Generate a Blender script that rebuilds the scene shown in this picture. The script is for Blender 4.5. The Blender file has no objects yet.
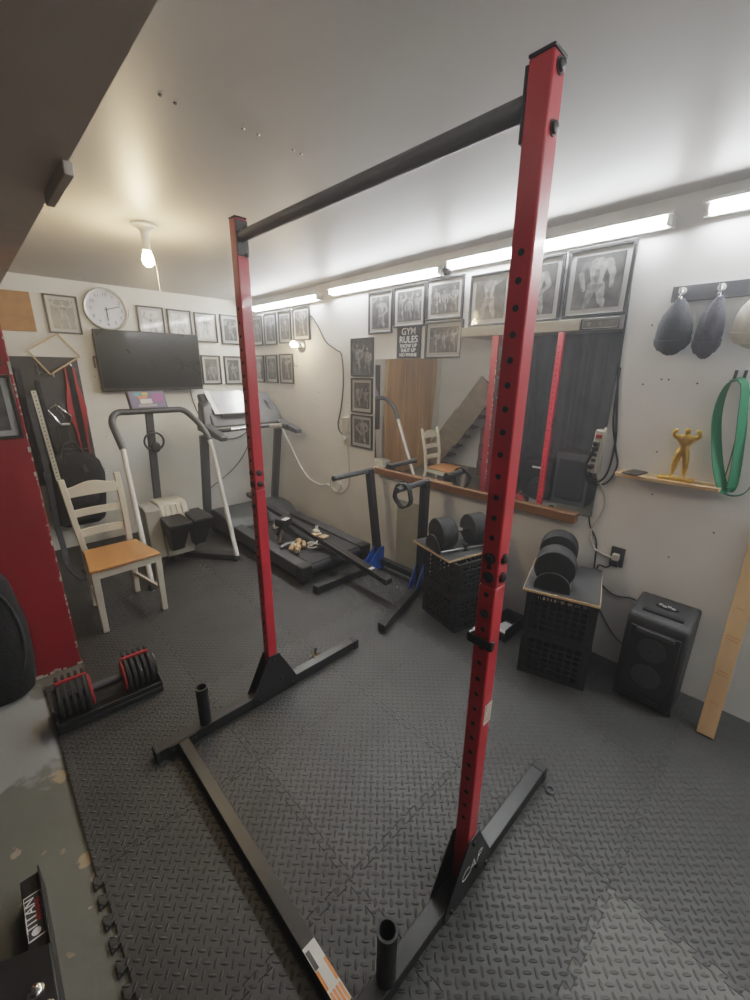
import bpy, bmesh, math, random
from mathutils import Vector, Matrix
rad = math.radians
scene = bpy.context.scene
COL = scene.collection
V = Vector

# ------------------------------------------------------------------ materials
def _m(nt, op, a, b=None, c=None):
    n = nt.nodes.new('ShaderNodeMath'); n.operation = op
    for i, s in enumerate((a, b, c)):
        if s is None: continue
        if isinstance(s, (int, float)): n.inputs[i].default_value = s
        else: nt.links.new(s, n.inputs[i])
    return n.outputs[0]

def mat(name, col, rough=.5, metal=0., var=.12, scale=6., bump=0., bscale=80., coat=0., emit=0., ecol=None, spec=None, stretch=None, col2=None):
    m = bpy.data.materials.new(name); m.use_nodes = True
    nt = m.node_tree; L = nt.links; b = nt.nodes['Principled BSDF']
    b.inputs['Roughness'].default_value = rough; b.inputs['Metallic'].default_value = metal
    if coat: b.inputs['Coat Weight'].default_value = coat; b.inputs['Coat Roughness'].default_value = .06
    if spec is not None: b.inputs['Specular IOR Level'].default_value = spec
    tc = nt.nodes.new('ShaderNodeTexCoord'); src = tc.outputs['Object']
    if stretch:
        mp = nt.nodes.new('ShaderNodeMapping'); mp.inputs['Scale'].default_value = stretch
        L.new(src, mp.inputs['Vector']); src = mp.outputs[0]
    no = nt.nodes.new('ShaderNodeTexNoise'); no.inputs['Scale'].default_value = scale; no.inputs['Detail'].default_value = 5
    L.new(src, no.inputs['Vector'])
    rp = nt.nodes.new('ShaderNodeValToRGB'); rp.color_ramp.elements[0].position = .3; rp.color_ramp.elements[1].position = .7
    c2 = col2 or tuple(min(1, c*(1+var)) for c in col)
    rp.color_ramp.elements[0].color = (*[c*(1-var) for c in col], 1); rp.color_ramp.elements[1].color = (*c2, 1)
    L.new(no.outputs['Fac'], rp.inputs['Fac']); L.new(rp.outputs['Color'], b.inputs['Base Color'])
    if bump:
        n2 = nt.nodes.new('ShaderNodeTexNoise'); n2.inputs['Scale'].default_value = bscale; n2.inputs['Detail'].default_value = 3
        L.new(src, n2.inputs['Vector'])
        bp = nt.nodes.new('ShaderNodeBump'); bp.inputs['Strength'].default_value = bump; bp.inputs['Distance'].default_value = .01
        L.new(n2.outputs['Fac'], bp.inputs['Height']); L.new(bp.outputs[0], b.inputs['Normal'])
    if emit:
        b.inputs['Emission Color'].default_value = (*(ecol or col), 1); b.inputs['Emission Strength'].default_value = emit
    return m

def tread_mat(name, col):
    m = mat(name, col, .55, var=.22, scale=3.5); nt = m.node_tree; L = nt.links; b = nt.nodes['Principled BSDF']
    tc = nt.nodes.new('ShaderNodeTexCoord'); sp = nt.nodes.new('ShaderNodeSeparateXYZ'); L.new(tc.outputs['Object'], sp.inputs[0])
    k = .7071/.0255
    u = _m(nt, 'MULTIPLY', _m(nt, 'ADD', sp.outputs[0], sp.outputs[1]), k); v = _m(nt, 'MULTIPLY', _m(nt, 'SUBTRACT', sp.outputs[0], sp.outputs[1]), k)
    iu = _m(nt, 'FLOOR', u); iv = _m(nt, 'FLOOR', v)
    fu = _m(nt, 'SUBTRACT', _m(nt, 'SUBTRACT', u, iu), .5); fv = _m(nt, 'SUBTRACT', _m(nt, 'SUBTRACT', v, iv), .5)
    par = _m(nt, 'FLOORED_MODULO', _m(nt, 'ADD', iu, iv), 2.)
    fu2 = _m(nt, 'MULTIPLY', fu, fu); fv2 = _m(nt, 'MULTIPLY', fv, fv)
    inv = _m(nt, 'SUBTRACT', 1., par)
    a = _m(nt, 'ADD', _m(nt, 'MULTIPLY', fu2, par), _m(nt, 'MULTIPLY', fv2, inv)); c = _m(nt, 'ADD', _m(nt, 'MULTIPLY', fv2, par), _m(nt, 'MULTIPLY', fu2, inv))
    d = _m(nt, 'ADD', _m(nt, 'MULTIPLY', a, 1/.49**2), _m(nt, 'MULTIPLY', c, 1/.17**2))
    h = _m(nt, 'MAXIMUM', _m(nt, 'SUBTRACT', 1., d), 0.); h = _m(nt, 'POWER', h, .6)
    bp = nt.nodes.new('ShaderNodeBump'); bp.inputs['Strength'].default_value = .9; bp.inputs['Distance'].default_value = .0045
    L.new(h, bp.inputs['Height']); L.new(bp.outputs[0], b.inputs['Normal'])
    return m

def concrete_mat():
    m = mat('painted concrete', (.125, .125, .108), .5, var=.14, scale=3, bump=.08, bscale=40); nt = m.node_tree; L = nt.links; b = nt.nodes['Principled BSDF']
    base = b.inputs['Base Color'].links[0].from_socket
    tc = nt.nodes.new('ShaderNodeTexCoord')
    def blot(scale, lo, hi, col, prev, seed):
        n = nt.nodes.new('ShaderNodeTexNoise'); n.noise_dimensions = '4D'; n.inputs['W'].default_value = seed; n.inputs['Scale'].default_value = scale; n.inputs['Detail'].default_value = 6
        L.new(tc.outputs['Object'], n.inputs['Vector'])
        r = nt.nodes.new('ShaderNodeValToRGB'); r.color_ramp.elements[0].position = lo; r.color_ramp.elements[1].position = hi; L.new(n.outputs['Fac'], r.inputs['Fac'])
        mx = nt.nodes.new('ShaderNodeMix'); mx.data_type = 'RGBA'; L.new(r.outputs['Color'], mx.inputs['Factor']); L.new(prev, mx.inputs['A']); mx.inputs['B'].default_value = (*col, 1)
        return mx.outputs['Result']
    c = blot(5.5, .625, .64, (.34, .255, .155), base, 3.1)
    c = blot(17, .66, .67, (.34, .28, .20), c, 8.2)
    vm = nt.nodes.new('ShaderNodeVectorMath'); vm.operation = 'DISTANCE'; L.new(tc.outputs['Object'], vm.inputs[0]); vm.inputs[1].default_value = (-.60, 1.0, .138)
    nz = nt.nodes.new('ShaderNodeTexNoise'); nz.inputs['Scale'].default_value = 5; nz.inputs['Detail'].default_value = 5; L.new(tc.outputs['Object'], nz.inputs['Vector'])
    q = _m(nt, 'ADD', _m(nt, 'SUBTRACT', .36, vm.outputs['Value']), _m(nt, 'MULTIPLY', _m(nt, 'SUBTRACT', nz.outputs['Fac'], .5), .7))
    q = _m(nt, 'MULTIPLY', q, 25.); q.node.use_clamp = True
    mx = nt.nodes.new('ShaderNodeMix'); mx.data_type = 'RGBA'; L.new(q, mx.inputs['Factor']); L.new(c, mx.inputs['A']); mx.inputs['B'].default_value = (.27, .28, .278, 1); c = mx.outputs['Result']
    L.new(c, b.inputs['Base Color'])
    return m

K = {}
def defmats():
    K['wall'] = mat('wall paint', (.78, .77, .71), .62, var=.05, scale=2.5, bump=.06, bscale=25)
    K['wallr'] = mat('wall paint grey', (.80, .795, .775), .6, var=.07, scale=2.2, bump=.08, bscale=20)
    K['ceil'] = mat('ceiling paint', (.54, .515, .485), .45, var=.05, scale=1.2, bump=.03, bscale=6)
    K['soffit'] = mat('soffit board', (.48, .43, .39), .6, var=.08, scale=4, bump=.05)
    K['floor'] = concrete_mat()
    K['redwall'] = mat('red painted board', (.27, .016, .022), .5, var=.1, scale=5, bump=.08, bscale=30)
    K['chip'] = mat('bare chipped edge', (.62, .55, .45), .8)
    K['mat'] = tread_mat('dark foam mat', (.035, .035, .0338)); K['mat2'] = tread_mat('mid foam mat', (.044, .0435, .042)); K['mat3'] = tread_mat('light foam mat', (.085, .083, .078))
    K['red'] = mat('red powder coat', (.50, .026, .038), .3, var=.06, scale=10, coat=.25)
    K['blk'] = mat('black powder coat', (.018, .018, .019), .38, var=.2, scale=12, bump=.04, bscale=200)
    K['blkm'] = mat('black matte plastic', (.016, .016, .017), .55, var=.2, scale=15, bump=.04, bscale=150)
    K['rub'] = mat('black rubber', (.02, .02, .021), .7, var=.2, scale=20)
    K['grey'] = mat('grey metal tube', (.09, .092, .1), .4, metal=.3, var=.1)
    K['dgrey'] = mat('dark grey plastic', (.05, .052, .058), .45, var=.12)
    K['barg'] = mat('haze greyed bar', (.15, .155, .17), .4, var=.1)  # black bar; grey-blue of the haze glare put into its colour
    K['panelg'] = mat('warm grey panel', (.34, .325, .29), .45, var=.05)
    K['stairw'] = mat('weathered plank', (.24, .19, .135), .7, var=.25, scale=7)
    K['capb'] = mat('black cap cloth', (.04, .042, .05), .85, var=.25, scale=18, bump=.2)  # bluish haze veil mixed into the dark cap colours
    K['capg'] = mat('charcoal cap cloth', (.06, .058, .075), .85, var=.3, scale=30, bump=.3)
    K['rail'] = mat('blue grey rail', (.12, .125, .14), .5)
    K['chrome'] = mat('chrome', (.75, .75, .76), .15, metal=1., var=.03)
    K['hole'] = mat('hole shade', (.008, .006, .006), .9)
    K['white'] = mat('white plastic', (.72, .71, .68), .4, var=.05)
    K['cream'] = mat('cream paint', (.58, .53, .42), .45, var=.06, scale=9)
    K['creamp'] = mat('cream plastic', (.55, .52, .44), .45, var=.05)
    K['seat'] = mat('orange pine', (.42, .17, .05), .35, var=.18, scale=9, stretch=(1, .12, 1), coat=.2)
    K['pine'] = mat('pale pine', (.52, .33, .17), .55, var=.15, scale=12, stretch=(.3, 1, .12))
    K['oak'] = mat('brown wood trim', (.22, .105, .045), .45, var=.18, scale=10, stretch=(1, .1, 1))
    K['tan'] = mat('tan wood slabs', (.50, .29, .13), .55, var=.22, scale=9, stretch=(1, 1, .1))
    K['ply'] = mat('plywood', (.55, .39, .22), .6, var=.15, scale=10)
    K['plygrey'] = mat('grey coated board', (.055, .056, .058), .42, var=.15, scale=6)
    K['cork'] = mat('brown fibreboard', (.42, .22, .10), .8, var=.12, scale=14, bump=.1)
    K['frame'] = mat('black frame', (.022, .021, .021), .35)
    K['mount'] = mat('pale mount card', (.46, .46, .445), .35, coat=.3)
    K['pdark'] = mat('dark photo print', (.075, .074, .072), .3, var=.65, scale=14, coat=.4)
    K['pgrey'] = mat('grey photo print', (.22, .22, .2), .3, var=.3, scale=7, coat=.4)
    K['plight'] = mat('pale drawing print', (.62, .62, .6), .3, var=.06, scale=7, coat=.4)
    K['fig'] = mat('photo figure light', (.24, .235, .225), .3, var=.6, scale=28, coat=.4)
    K['fig2'] = mat('photo figure mid', (.13, .128, .125), .3, var=.7, scale=28, coat=.4)
    K['sketch'] = mat('sketch figure', (.36, .35, .34), .3, var=.5, scale=40, coat=.4)
    K['mirror'] = mat('mirror silver', (.77, .76, .755), .012, metal=1., var=.01)
    K['screen'] = mat('dark screen', (.008, .009, .010), .22, var=.1, spec=.25, coat=.12)
    K['clockf'] = mat('clock face', (.74, .75, .82), .3, var=.03, coat=.4)
    K['silver'] = mat('silver rim', (.45, .44, .42), .3, metal=.8, var=.05)
    K['tube'] = mat('lit fluorescent tube', (1, 1, 1), .4, emit=TUBE, ecol=(.93, .97, 1.))
    K['bulb'] = mat('lit bulb', (1, .9, .7), .3, emit=BULB, ecol=(1, .78, .45))
    K['blue'] = mat('blue powder coat', (.02, .10, .42), .4)
    K['gold'] = mat('gold', (.80, .50, .09), .28, metal=.85, var=.15, scale=40)
    K['green'] = mat('green latex band', (.012, .16, .07), .5, var=.1)
    K['dgreen'] = mat('green grey board', (.38, .40, .35), .6, var=.08)
    K['fab'] = mat('black fabric', (.015, .015, .017), .85, var=.3, scale=20, bump=.3, bscale=60)
    K['fabg'] = mat('charcoal fabric', (.035, .036, .042), .85, var=.3, scale=18, bump=.3, bscale=60)
    K['beige'] = mat('beige fabric', (.58, .56, .50), .85, var=.15, scale=18, bump=.25, bscale=60)
    K['redfab'] = mat('red vinyl', (.33, .025, .03), .45, var=.15)
    K['curt'] = mat('black curtain cloth', (.045, .045, .048), .9, var=.3, scale=4, bump=.1)  # black lifted to carry the haze over its reflection
    K['board'] = mat('grey tool board', (.055, .056, .062), .6, var=.12)
    K['brick'] = mat('dark red steps', (.12, .045, .035), .8, var=.5, scale=12)
    K['orange'] = mat('orange label', (.75, .22, .06), .5, var=.05); K['paper'] = mat('paper label', (.62, .60, .55), .5, var=.05)
    K['wtxt'] = mat('white lettering', (.78, .78, .78), .5, var=.02); K['rtxt'] = mat('red lettering', (.55, .03, .05), .5, var=.02)
    K['btxt'] = mat('black lettering', (.03, .03, .03), .5, var=.02)
    K['purple'] = mat('purple panel', (.17, .16, .27), .4); K['pink'] = mat('pink panel', (.33, .12, .30), .4); K['teal'] = mat('teal panel', (.10, .35, .38), .4); K['yel'] = mat('yellow panel', (.55, .45, .12), .4)
    K['cablew'] = mat('cream cable', (.55, .52, .46), .5, var=.04); K['cableb'] = mat('black cable', (.02, .02, .02), .5, var=.05)
    K['silverpanel'] = mat('silver console face', (.42, .43, .44), .25, metal=.3, var=.3, scale=5)
TUBE, BULB = 30., 18.
EXPO = 1.82

# ------------------------------------------------------------------ mesh builder
class MB:
    def __init__(s): s.b = bmesh.new(); s.mi = 0; s.xf = None
    def m(s, i): s.mi = i; return s
    def _v(s, p):
        p = V(p)
        return s.b.verts.new(s.xf @ p if s.xf else p)
    def face(s, pts):
        f = s.b.faces.new([s._v(p) for p in pts]); f.material_index = s.mi; return s
    def _fx(s, vs, idx):
        for ii in idx:
            f = s.b.faces.new([vs[i] for i in ii]); f.material_index = s.mi
    def hexa(s, pts):
        vs = [s._v(p) for p in pts]
        s._fx(vs, [(3, 2, 1, 0), (4, 5, 6, 7), (0, 1, 5, 4), (1, 2, 6, 5), (2, 3, 7, 6), (3, 0, 4, 7)]); return s
    def box(s, x0, x1, y0, y1, z0, z1):
        return s.hexa([(x0, y0, z0), (x1, y0, z0), (x1, y1, z0), (x0, y1, z0), (x0, y0, z1), (x1, y0, z1), (x1, y1, z1), (x0, y1, z1)])
    def obox(s, c, size, M=None):
        M = M or Matrix.Identity(3); c = V(c); h = V(size)/2
        return s.hexa([c + M @ V((a*h.x, b_*h.y, d*h.z)) for d in (-1, 1) for a, b_ in ((-1, -1), (1, -1), (1, 1), (-1, 1))])
    def bar(s, p0, p1, w, h, up=(0, 0, 1)):
        p0, p1 = V(p0), V(p1); d = (p1-p0).normalized(); sd = d.cross(V(up))
        if sd.length < 1e-4: sd = d.cross(V((1, 0, 0)))
        sd.normalize(); u = sd.cross(d).normalized(); sd = sd*w/2; u = u*h/2
        return s.hexa([p0-sd-u, p0+sd-u, p1+sd-u, p1-sd-u, p0-sd+u, p0+sd+u, p1+sd+u, p1-sd+u])
    def rings(s, rings, caps=True, closed=False):
        R_ = [[s._v(p) for p in r] for r in rings]; n = len(R_[0]); N = len(R_)
        for i in range(N if closed else N-1):
            a, b = R_[i], R_[(i+1) % N]
            for j in range(n):
                f = s.b.faces.new((a[j], a[(j+1) % n], b[(j+1) % n], b[j])); f.material_index = s.mi; f.smooth = True
        if caps and not closed:
            f = s.b.faces.new(R_[0][::-1]); f.material_index = s.mi
            f = s.b.faces.new(R_[-1]); f.material_index = s.mi
        return s
    @staticmethod
    def frame(d):
        d = V(d).normalized(); a = d.cross(V((0, 0, 1)))
        if a.length < 1e-3: a = d.cross(V((1, 0, 0)))
        a.normalize(); return a, a.cross(d).normalized()
    def cyl(s, p0, p1, r0, r1=None, seg=20, caps=True):
        r1 = r0 if r1 is None else r1; p0, p1 = V(p0), V(p1); a, b = s.frame(p1-p0)
        return s.rings([[p + a*(r*math.cos(2*math.pi*k/seg)) + b*(r*math.sin(2*math.pi*k/seg)) for k in range(seg)] for p, r in ((p0, r0), (p1, r1))], caps)
    def lathe(s, p0, d, prof, seg=28, caps=True):
        p0 = V(p0); d = V(d).normalized(); a, b = s.frame(d)
        return s.rings([[p0 + d*h + a*(r*math.cos(2*math.pi*k/seg)) + b*(r*math.sin(2*math.pi*k/seg)) for k in range(seg)] for r, h in prof], caps)
    def tube(s, pts, r, seg=10, closed=False, sub=0):
        P = [V(p) for p in pts]
        if sub: P = spline(P, sub, closed)
        n = len(P); rr = []
        a = None
        for i in range(n):
            t = (P[(i+1) % n]-P[i-1]) if closed or 0 < i < n-1 else (P[1]-P[0] if i == 0 else P[-1]-P[-2])
            t.normalize()
            if a is None: a, _ = s.frame(t)
            a = a - t*a.dot(t)
            if a.length < 1e-5: a, _ = s.frame(t)
            a.normalize(); b = a.cross(t)
            q = r(i/(n-1)) if callable(r) else r
            rr.append([P[i] + a*(q*math.cos(2*math.pi*k/seg)) + b*(q*math.sin(2*math.pi*k/seg)) for k in range(seg)])
        return s.rings(rr, True, closed)
    def ribbon(s, pts, wdirs, w, th, closed=False):
        P = [V(p) for p in pts]; n = len(P); rr = []
        for i in range(n):
            t = (P[(i+1) % n]-P[i-1]) if closed or 0 < i < n-1 else (P[1]-P[0] if i == 0 else P[-1]-P[-2])
            t.normalize(); wd = V(wdirs[i] if isinstance(wdirs, list) else wdirs); wd = (wd - t*wd.dot(t)).normalized(); nn = wd.cross(t)
            rr.append([P[i]+wd*w/2+nn*th/2, P[i]-wd*w/2+nn*th/2, P[i]-wd*w/2-nn*th/2, P[i]+wd*w/2-nn*th/2])
        return s.rings(rr, True, closed)
    def torus(s, c, axis, R_, r, seg=28, s2=8):
        c = V(c); a, b = s.frame(axis)
        return s.tube([c + a*(R_*math.cos(2*math.pi*k/seg)) + b*(R_*math.sin(2*math.pi*k/seg)) for k in range(seg)], r, s2, True)
    def ell(s, c, r, seg=20, rg=12, M=None, lo=-90, hi=90):
        c = V(c); M = M or Matrix.Identity(3); rr = []
        for i in range(rg+1):
            t = rad(lo+(hi-lo)*i/rg); t = max(-1.55, min(1.55, t))
            rr.append([c + M @ V((r[0]*math.cos(t)*math.cos(2*math.pi*k/seg), r[1]*math.cos(t)*math.sin(2*math.pi*k/seg), r[2]*math.sin(t))) for k in range(seg)])
        return s.rings(rr)
    def prism(s, poly, f, lo, hi):
        """poly: 2D points, f(u,v,w)->xyz"""
        a = [s._v(f(u, v, lo)) for u, v in poly]; b = [s._v(f(u, v, hi)) for u, v in poly]; n = len(poly)
        for q in (a[::-1], b):
            fc = s.b.faces.new(q); fc.material_index = s.mi
        for i in range(n):
            fc = s.b.faces.new((a[i], a[(i+1) % n], b[(i+1) % n], b[i])); fc.material_index = s.mi
        return s

def spline(P, sub, closed=False):
    n = len(P); out = []
    for i in range(n if closed else n-1):
        if closed: p0, p1, p2, p3 = P[i-1], P[i], P[(i+1) % n], P[(i+2) % n]
        else: p0, p1, p2, p3 = P[max(i-1, 0)], P[i], P[i+1], P[min(i+2, n-1)]
        for j in range(sub):
            t = j/sub
            out.append(.5*((2*p1)+(p2-p0)*t+(2*p0-5*p1+4*p2-p3)*t*t+(3*p1-p0-3*p2+p3)*t**3))
    if not closed: out.append(P[-1])
    return out

ROOT = {}   # object -> inverse matrix of the thing's frame when its parts are given in world space
def setp(o, label=None, cat=None, group=None, kind=None):
    for k, v in (('label', label), ('category', cat), ('group', group), ('kind', kind)):
        if v: o[k] = v
    return o
def thing(name, label, cat, loc=(0, 0, 0), rotz=0., group=None, world=True, kind=None):
    o = bpy.data.objects.new(name, None); o.empty_display_size = .05; COL.objects.link(o)
    o.location = loc; o.rotation_euler = (0, 0, rotz)
    M = Matrix.Translation(V(loc)) @ Matrix.Rotation(rotz, 4, 'Z')
    ROOT[o.name] = M.inverted() if world else Matrix.Identity(4)
    return setp(o, label, cat, group, kind)
def finish(me, mats, smooth):
    for k in (mats if isinstance(mats, (list, tuple)) else [mats]): me.materials.append(K[k])
    if smooth: 
        me.shade_smooth()
        me.set_sharp_from_angle(angle=rad(smooth if smooth > 1 else 38))
def part(name, mb, mats, parent=None, bevel=0., smooth=38, seg=2, label=None, solid=None):
    bmesh.ops.recalc_face_normals(mb.b, faces=mb.b.faces)
    me = bpy.data.meshes.new(name); inv = None
    if parent is not None:
        inv = ROOT[parent.name]; mb.b.transform(inv)
    o = bpy.data.objects.new(name, me)
    if parent is None:
        xs = [v.co for v in mb.b.verts]
        c = V(((min(p.x for p in xs)+max(p.x for p in xs))/2, (min(p.y for p in xs)+max(p.y for p in xs))/2, min(p.z for p in xs)))
        mb.b.transform(Matrix.Translation(-c)); o.location = c; inv = Matrix.Translation(-c)
    mb.b.to_mesh(me); mb.b.free()
    finish(me, mats, smooth); COL.objects.link(o)
    if parent is not None: o.parent = parent
    ROOT[o.name] = inv
    if bevel:
        md = o.modifiers.new('bevel', 'BEVEL'); md.width = bevel; md.segments = seg; md.limit_method = 'ANGLE'; md.angle_limit = rad(40)
    if label: o['label'] = label
    return o
def single(name, label, cat, mb, mats, group=None, kind=None, **kw):
    return setp(part(name, mb, mats, None, **kw), label, cat, group, kind)
def struct(name, mb, mats, **kw):
    return setp(part(name, mb, mats, None, **kw), None, None, None, 'structure')

def text(name, s, size, M, mk, parent, ext=.0004, align='CENTER', spacing=1., bold=0.):
    cu = bpy.data.curves.new(name, 'FONT'); cu.body = s; cu.size = size; cu.align_x = align; cu.align_y = 'CENTER'; cu.extrude = ext; cu.space_line = spacing; cu.offset = bold
    t = bpy.data.objects.new(name, cu); COL.objects.link(t)
    me = bpy.data.meshes.new_from_object(t.evaluated_get(bpy.context.evaluated_depsgraph_get()))
    bpy.data.objects.remove(t); bpy.data.curves.remove(cu)
    me.transform(ROOT[parent.name] @ M); me.materials.clear(); me.materials.append(K[mk])
    o = bpy.data.objects.new(name, me); COL.objects.link(o); o.parent = parent; ROOT[o.name] = ROOT[parent.name]
    return o
def basis(o, u, v, n):
    M = Matrix.Identity(4)
    for i, a in enumerate((u, v, n)):
        a = V(a).normalized()
        for r in range(3): M[r][i] = a[r]
    for r in range(3): M[r][3] = o[r]
    return M

defmats()
XR, YB = 2.465, 4.6
FZ = -.012
def zc(y): return 2.39-.0130*y

# ------------------------------------------------------------------ room shell
struct('floor', MB().box(-1.7, 2.6, -2.3, 4.75, -.15, FZ), 'floor', smooth=0)
struct('ceiling', MB().hexa([(-1.7, -2.3, zc(-2.3)), (2.6, -2.3, zc(-2.3)), (2.6, 4.75, zc(4.75)), (-1.7, 4.75, zc(4.75)), (-1.7, -2.3, 2.6), (2.6, -2.3, 2.6), (2.6, 4.75, 2.6), (-1.7, 4.75, 2.6)]), 'ceil', smooth=0)
wr = struct('wall_right', MB().box(XR, 2.6, -2.3, 4.75, FZ, 2.45), 'wallr', smooth=0)
wb_ = struct('wall_back', MB().box(-1.7, XR, YB, 4.75, FZ, 2.45), 'wall', smooth=0)
struct('wall_left', MB().box(-1.75, -1.6, -2.3, YB, FZ, 2.45), 'wall', smooth=0)
struct('wall_front', MB().box(-1.6, XR, -2.4, -2.2, FZ, 2.45), 'wall', smooth=0)
struct('trim_soffit', MB().box(-1.6, .295, -2.2, 3.6, 2.1, 2.45), 'soffit', smooth=0)
# red painted partition end with chipped corner
pw = struct('wall_partition', MB().box(-.24, .185, 2.62, 2.70, FZ, 2.1), 'redwall', smooth=0, bevel=.004)
random.seed(4)
c = MB()
for i in range(34):
    z = random.uniform(.02, 1.75); h = random.uniform(.006, .028)
    c.box(.186-random.uniform(.004, .012), .1862, 2.6188, 2.626, z, z+h)
for i in range(7):
    x = random.uniform(-.05, .17); c.box(x, x+random.uniform(.01, .05), 2.6188, 2.62, FZ+.001, random.uniform(0., .012))
part('paint_chip', c, 'chip', pw, smooth=0)
single('ceiling_bracket', 'small dark wooden block fixed under the edge of the dark soffit', 'bracket', MB().box(.28, .302, 1.37, 1.66, 2.068, 2.099), 'soffit', bevel=.003)
h = MB()
random.seed(9)
for (y, z) in ((2.9, 1.35), (1.95, .55), (1.0, .45), (.545, 1.60), (.515, 1.60), (.62, 1.575), (.40, 1.585), (3.33, 1.55), (3.33, 1.42), (3.33, 1.28), (3.15, .8), (.5, 1.25), (.3, 1.5), (.63, 1.85), (3.3, 1.7), (2.9, .6), (.48, 1.03), (.2, .9), (.35, .72)):
    h.cyl((XR-.0015, y, z), (XR+.002, y, z), .004, seg=10)
part('screw_hole', h, 'hole', wr)
h = MB()
for x, z in ((.9, 1.55), (.93, 1.45), (1.32, 1.2), (1.36, .95), (1.4, 1.0), (.9, 1.0), (1.0, 1.15), (.84, .7)):
    h.cyl((x, YB-.0015, z), (x, YB+.002, z), .004, seg=10)
part('screw_hole', h, 'hole', wb_)
for i, (x, y) in enumerate([(.575, 1.491), (.619, 1.499), (.826, 1.485), (.879, 1.483), (1.016, 1.484), (1.052, 1.488)]):
    k = i % 2 == 0
    single('ceiling_screw', ['dark screw in the ceiling, first from the soffit', 'dark screw in the ceiling, second from the soffit', 'pale screw in the ceiling, third from the soffit', 'pale screw in the ceiling, fourth from the soffit', 'shiny larger screw in the ceiling, fifth from the soffit', 'small screw in the ceiling, farthest from the soffit'][i], 'screw',
           MB().lathe((x, y, zc(y)+.001), (0, 0, -1), [(.006, 0), (.006, .002), (.004, .005)], 12), 'silver' if i > 1 else 'dgrey', group='ceiling screws')

# ------------------------------------------------------------------ foam floor mats
S = .61
XE = [0, .61, 1.22, 1.83, 2.455]; YE = [-.49+S*k for k in range(9)]   # last row reaches the back wall
YE[-1] = 4.39; YE.append(4.59)
def seam(a0, a1, teeth=True):
    """offsets along a seam from a0 to a1: list of (offset, position)"""
    Lk = a1-a0; n = max(1, int(round(Lk/S*16))); p = Lk/n; out = [(0, a0)]
    if not teeth: return out+[(0, a1)]
    h, f = .012, .005; e = .022
    if Lk < .12: return out+[(0, a1)]
    p = (Lk-2*e)/n; out.append((0, a0+e))
    for j in range(n):
        sgn = 1 if j % 2 == 0 else -1; ys, ye = a0+e+j*p, a0+e+(j+1)*p
        out.append((sgn*h, ys-(f if j else 0))); out.append((sgn*h, ye+(f if j < n-1 else 0)))
    return out+[(0, a1-e), (0, a1)]
MLAB = {(0, 0): 'dark foam mat under the near crossbar end with the orange label', (1, -1): 'pale grey foam mat in the lower right corner of the floor', (2, -1): 'dark foam mat right of the pale grey mat', (3, -1): 'dark foam mat by the right wall beyond the pale grey mat, nearest the camera',
 (1, 0): 'dark foam mat under the near rack upright and its black gusset', (2, 0): 'dark foam mat at the tip of the near rack foot', (3, 0): 'dark foam mat under the black party speaker and leaning plank',
 (0, 1): 'dark foam mat with toothed edge beside the bare concrete floor', (1, 1): 'lighter worn foam mat in the middle of the rack frame', (2, 1): 'dark foam mat in front of the crate stack nearer the camera', (3, 1): 'dark foam mat under the crate stack next to the speaker and the paper tray',
 (0, 2): 'dark foam mat under the corner where crossbar meets the far rack foot', (1, 2): 'dark foam mat under the far rack upright', (2, 2): 'dark foam mat under the near foot of the dip station', (3, 2): 'dark foam mat under the crate stack beside the dip station',
 (0, 3): 'dark foam mat under the red and black adjustable dumbbell', (1, 3): 'dark foam mat beyond the far rack upright with small brass clip', (2, 3): 'dark foam mat in front of the treadmill end', (3, 3): 'dark foam mat under the blue gussets of the dip station',
 (0, 4): 'dark foam mat under the cream wooden chair', (1, 4): 'dark foam mat between the chair and the treadmill', (2, 4): 'dark foam mat under the rear end of the treadmill', (3, 4): 'dark foam mat along the wall beside the treadmill end',
 (0, 5): 'lighter foam mat under the back legs of the chair', (1, 5): 'lighter foam mat under the stair stepper legs', (2, 5): 'foam mat under the middle of the treadmill', (3, 5): 'foam mat between treadmill middle and right wall',
 (0, 6): 'foam mat below the hanging straps and black bag', (1, 6): 'foam mat under the white stepper housing', (2, 6): 'foam mat under the treadmill motor hood', (3, 6): 'foam mat under the right treadmill upright',
 (0, 7): 'cut foam strip against the back wall below the tool board', (1, 7): 'cut foam strip against the back wall behind the stepper', (2, 7): 'cut foam strip against the back wall behind the treadmill', (3, 7): 'cut foam strip in the room corner behind the treadmill'}
for (i, kk), lab in MLAB.items():
    r = kk+1; x0, x1, y0, y1 = XE[i], XE[i+1], YE[r], YE[r+1]
    if i == 0 and kk >= 4: x0 = .195
    g = .0009
    bot = [(t, y0+o+g) for o, t in seam(x0, x1, (i, kk-1) in MLAB)]
    top = [(t, y1+o-g) for o, t in seam(x0, x1, (i, kk+1) in MLAB)]
    if i == 0 and kk == 3: top = [(x0, y1-.05), (.19, y1-.05), (.19, y1-g)]+[(t, y1+o-g) for o, t in seam(.195, x1)]
    lt = [(x0+o+g, t) for o, t in seam(y0, y1, i > 0 or kk < 2)]
    rt = [(x1+o-g, t) for o, t in seam(y0, y1, i < 3)]
    if i == 0 and kk == 3: lt = [(x0+g, y0), (x0+g, y1-.05)]
    poly = bot[1:-1] + [(x1-g, y0+g)] + rt[1:-1] + [(x1-g, y1-g)] + (top[1:-1])[::-1] + [(x0+g, top[0][1])] + (lt[1:-1])[::-1] + [(x0+g, y0+g)]
    key = 'mat3' if (i, kk) == (1, -1) else 'mat2' if (i, kk) in ((1, 1), (0, 5), (1, 5), (2, 2), (1, 6), (0, 6), (1, 2), (2, 1)) else 'mat'
    o = single('foam_floor_mat', lab, 'mat', MB().prism(poly, lambda u, v, w: (u, v, w), FZ+.0002, 0), key, group='interlocking foam floor mats', smooth=0)

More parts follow.
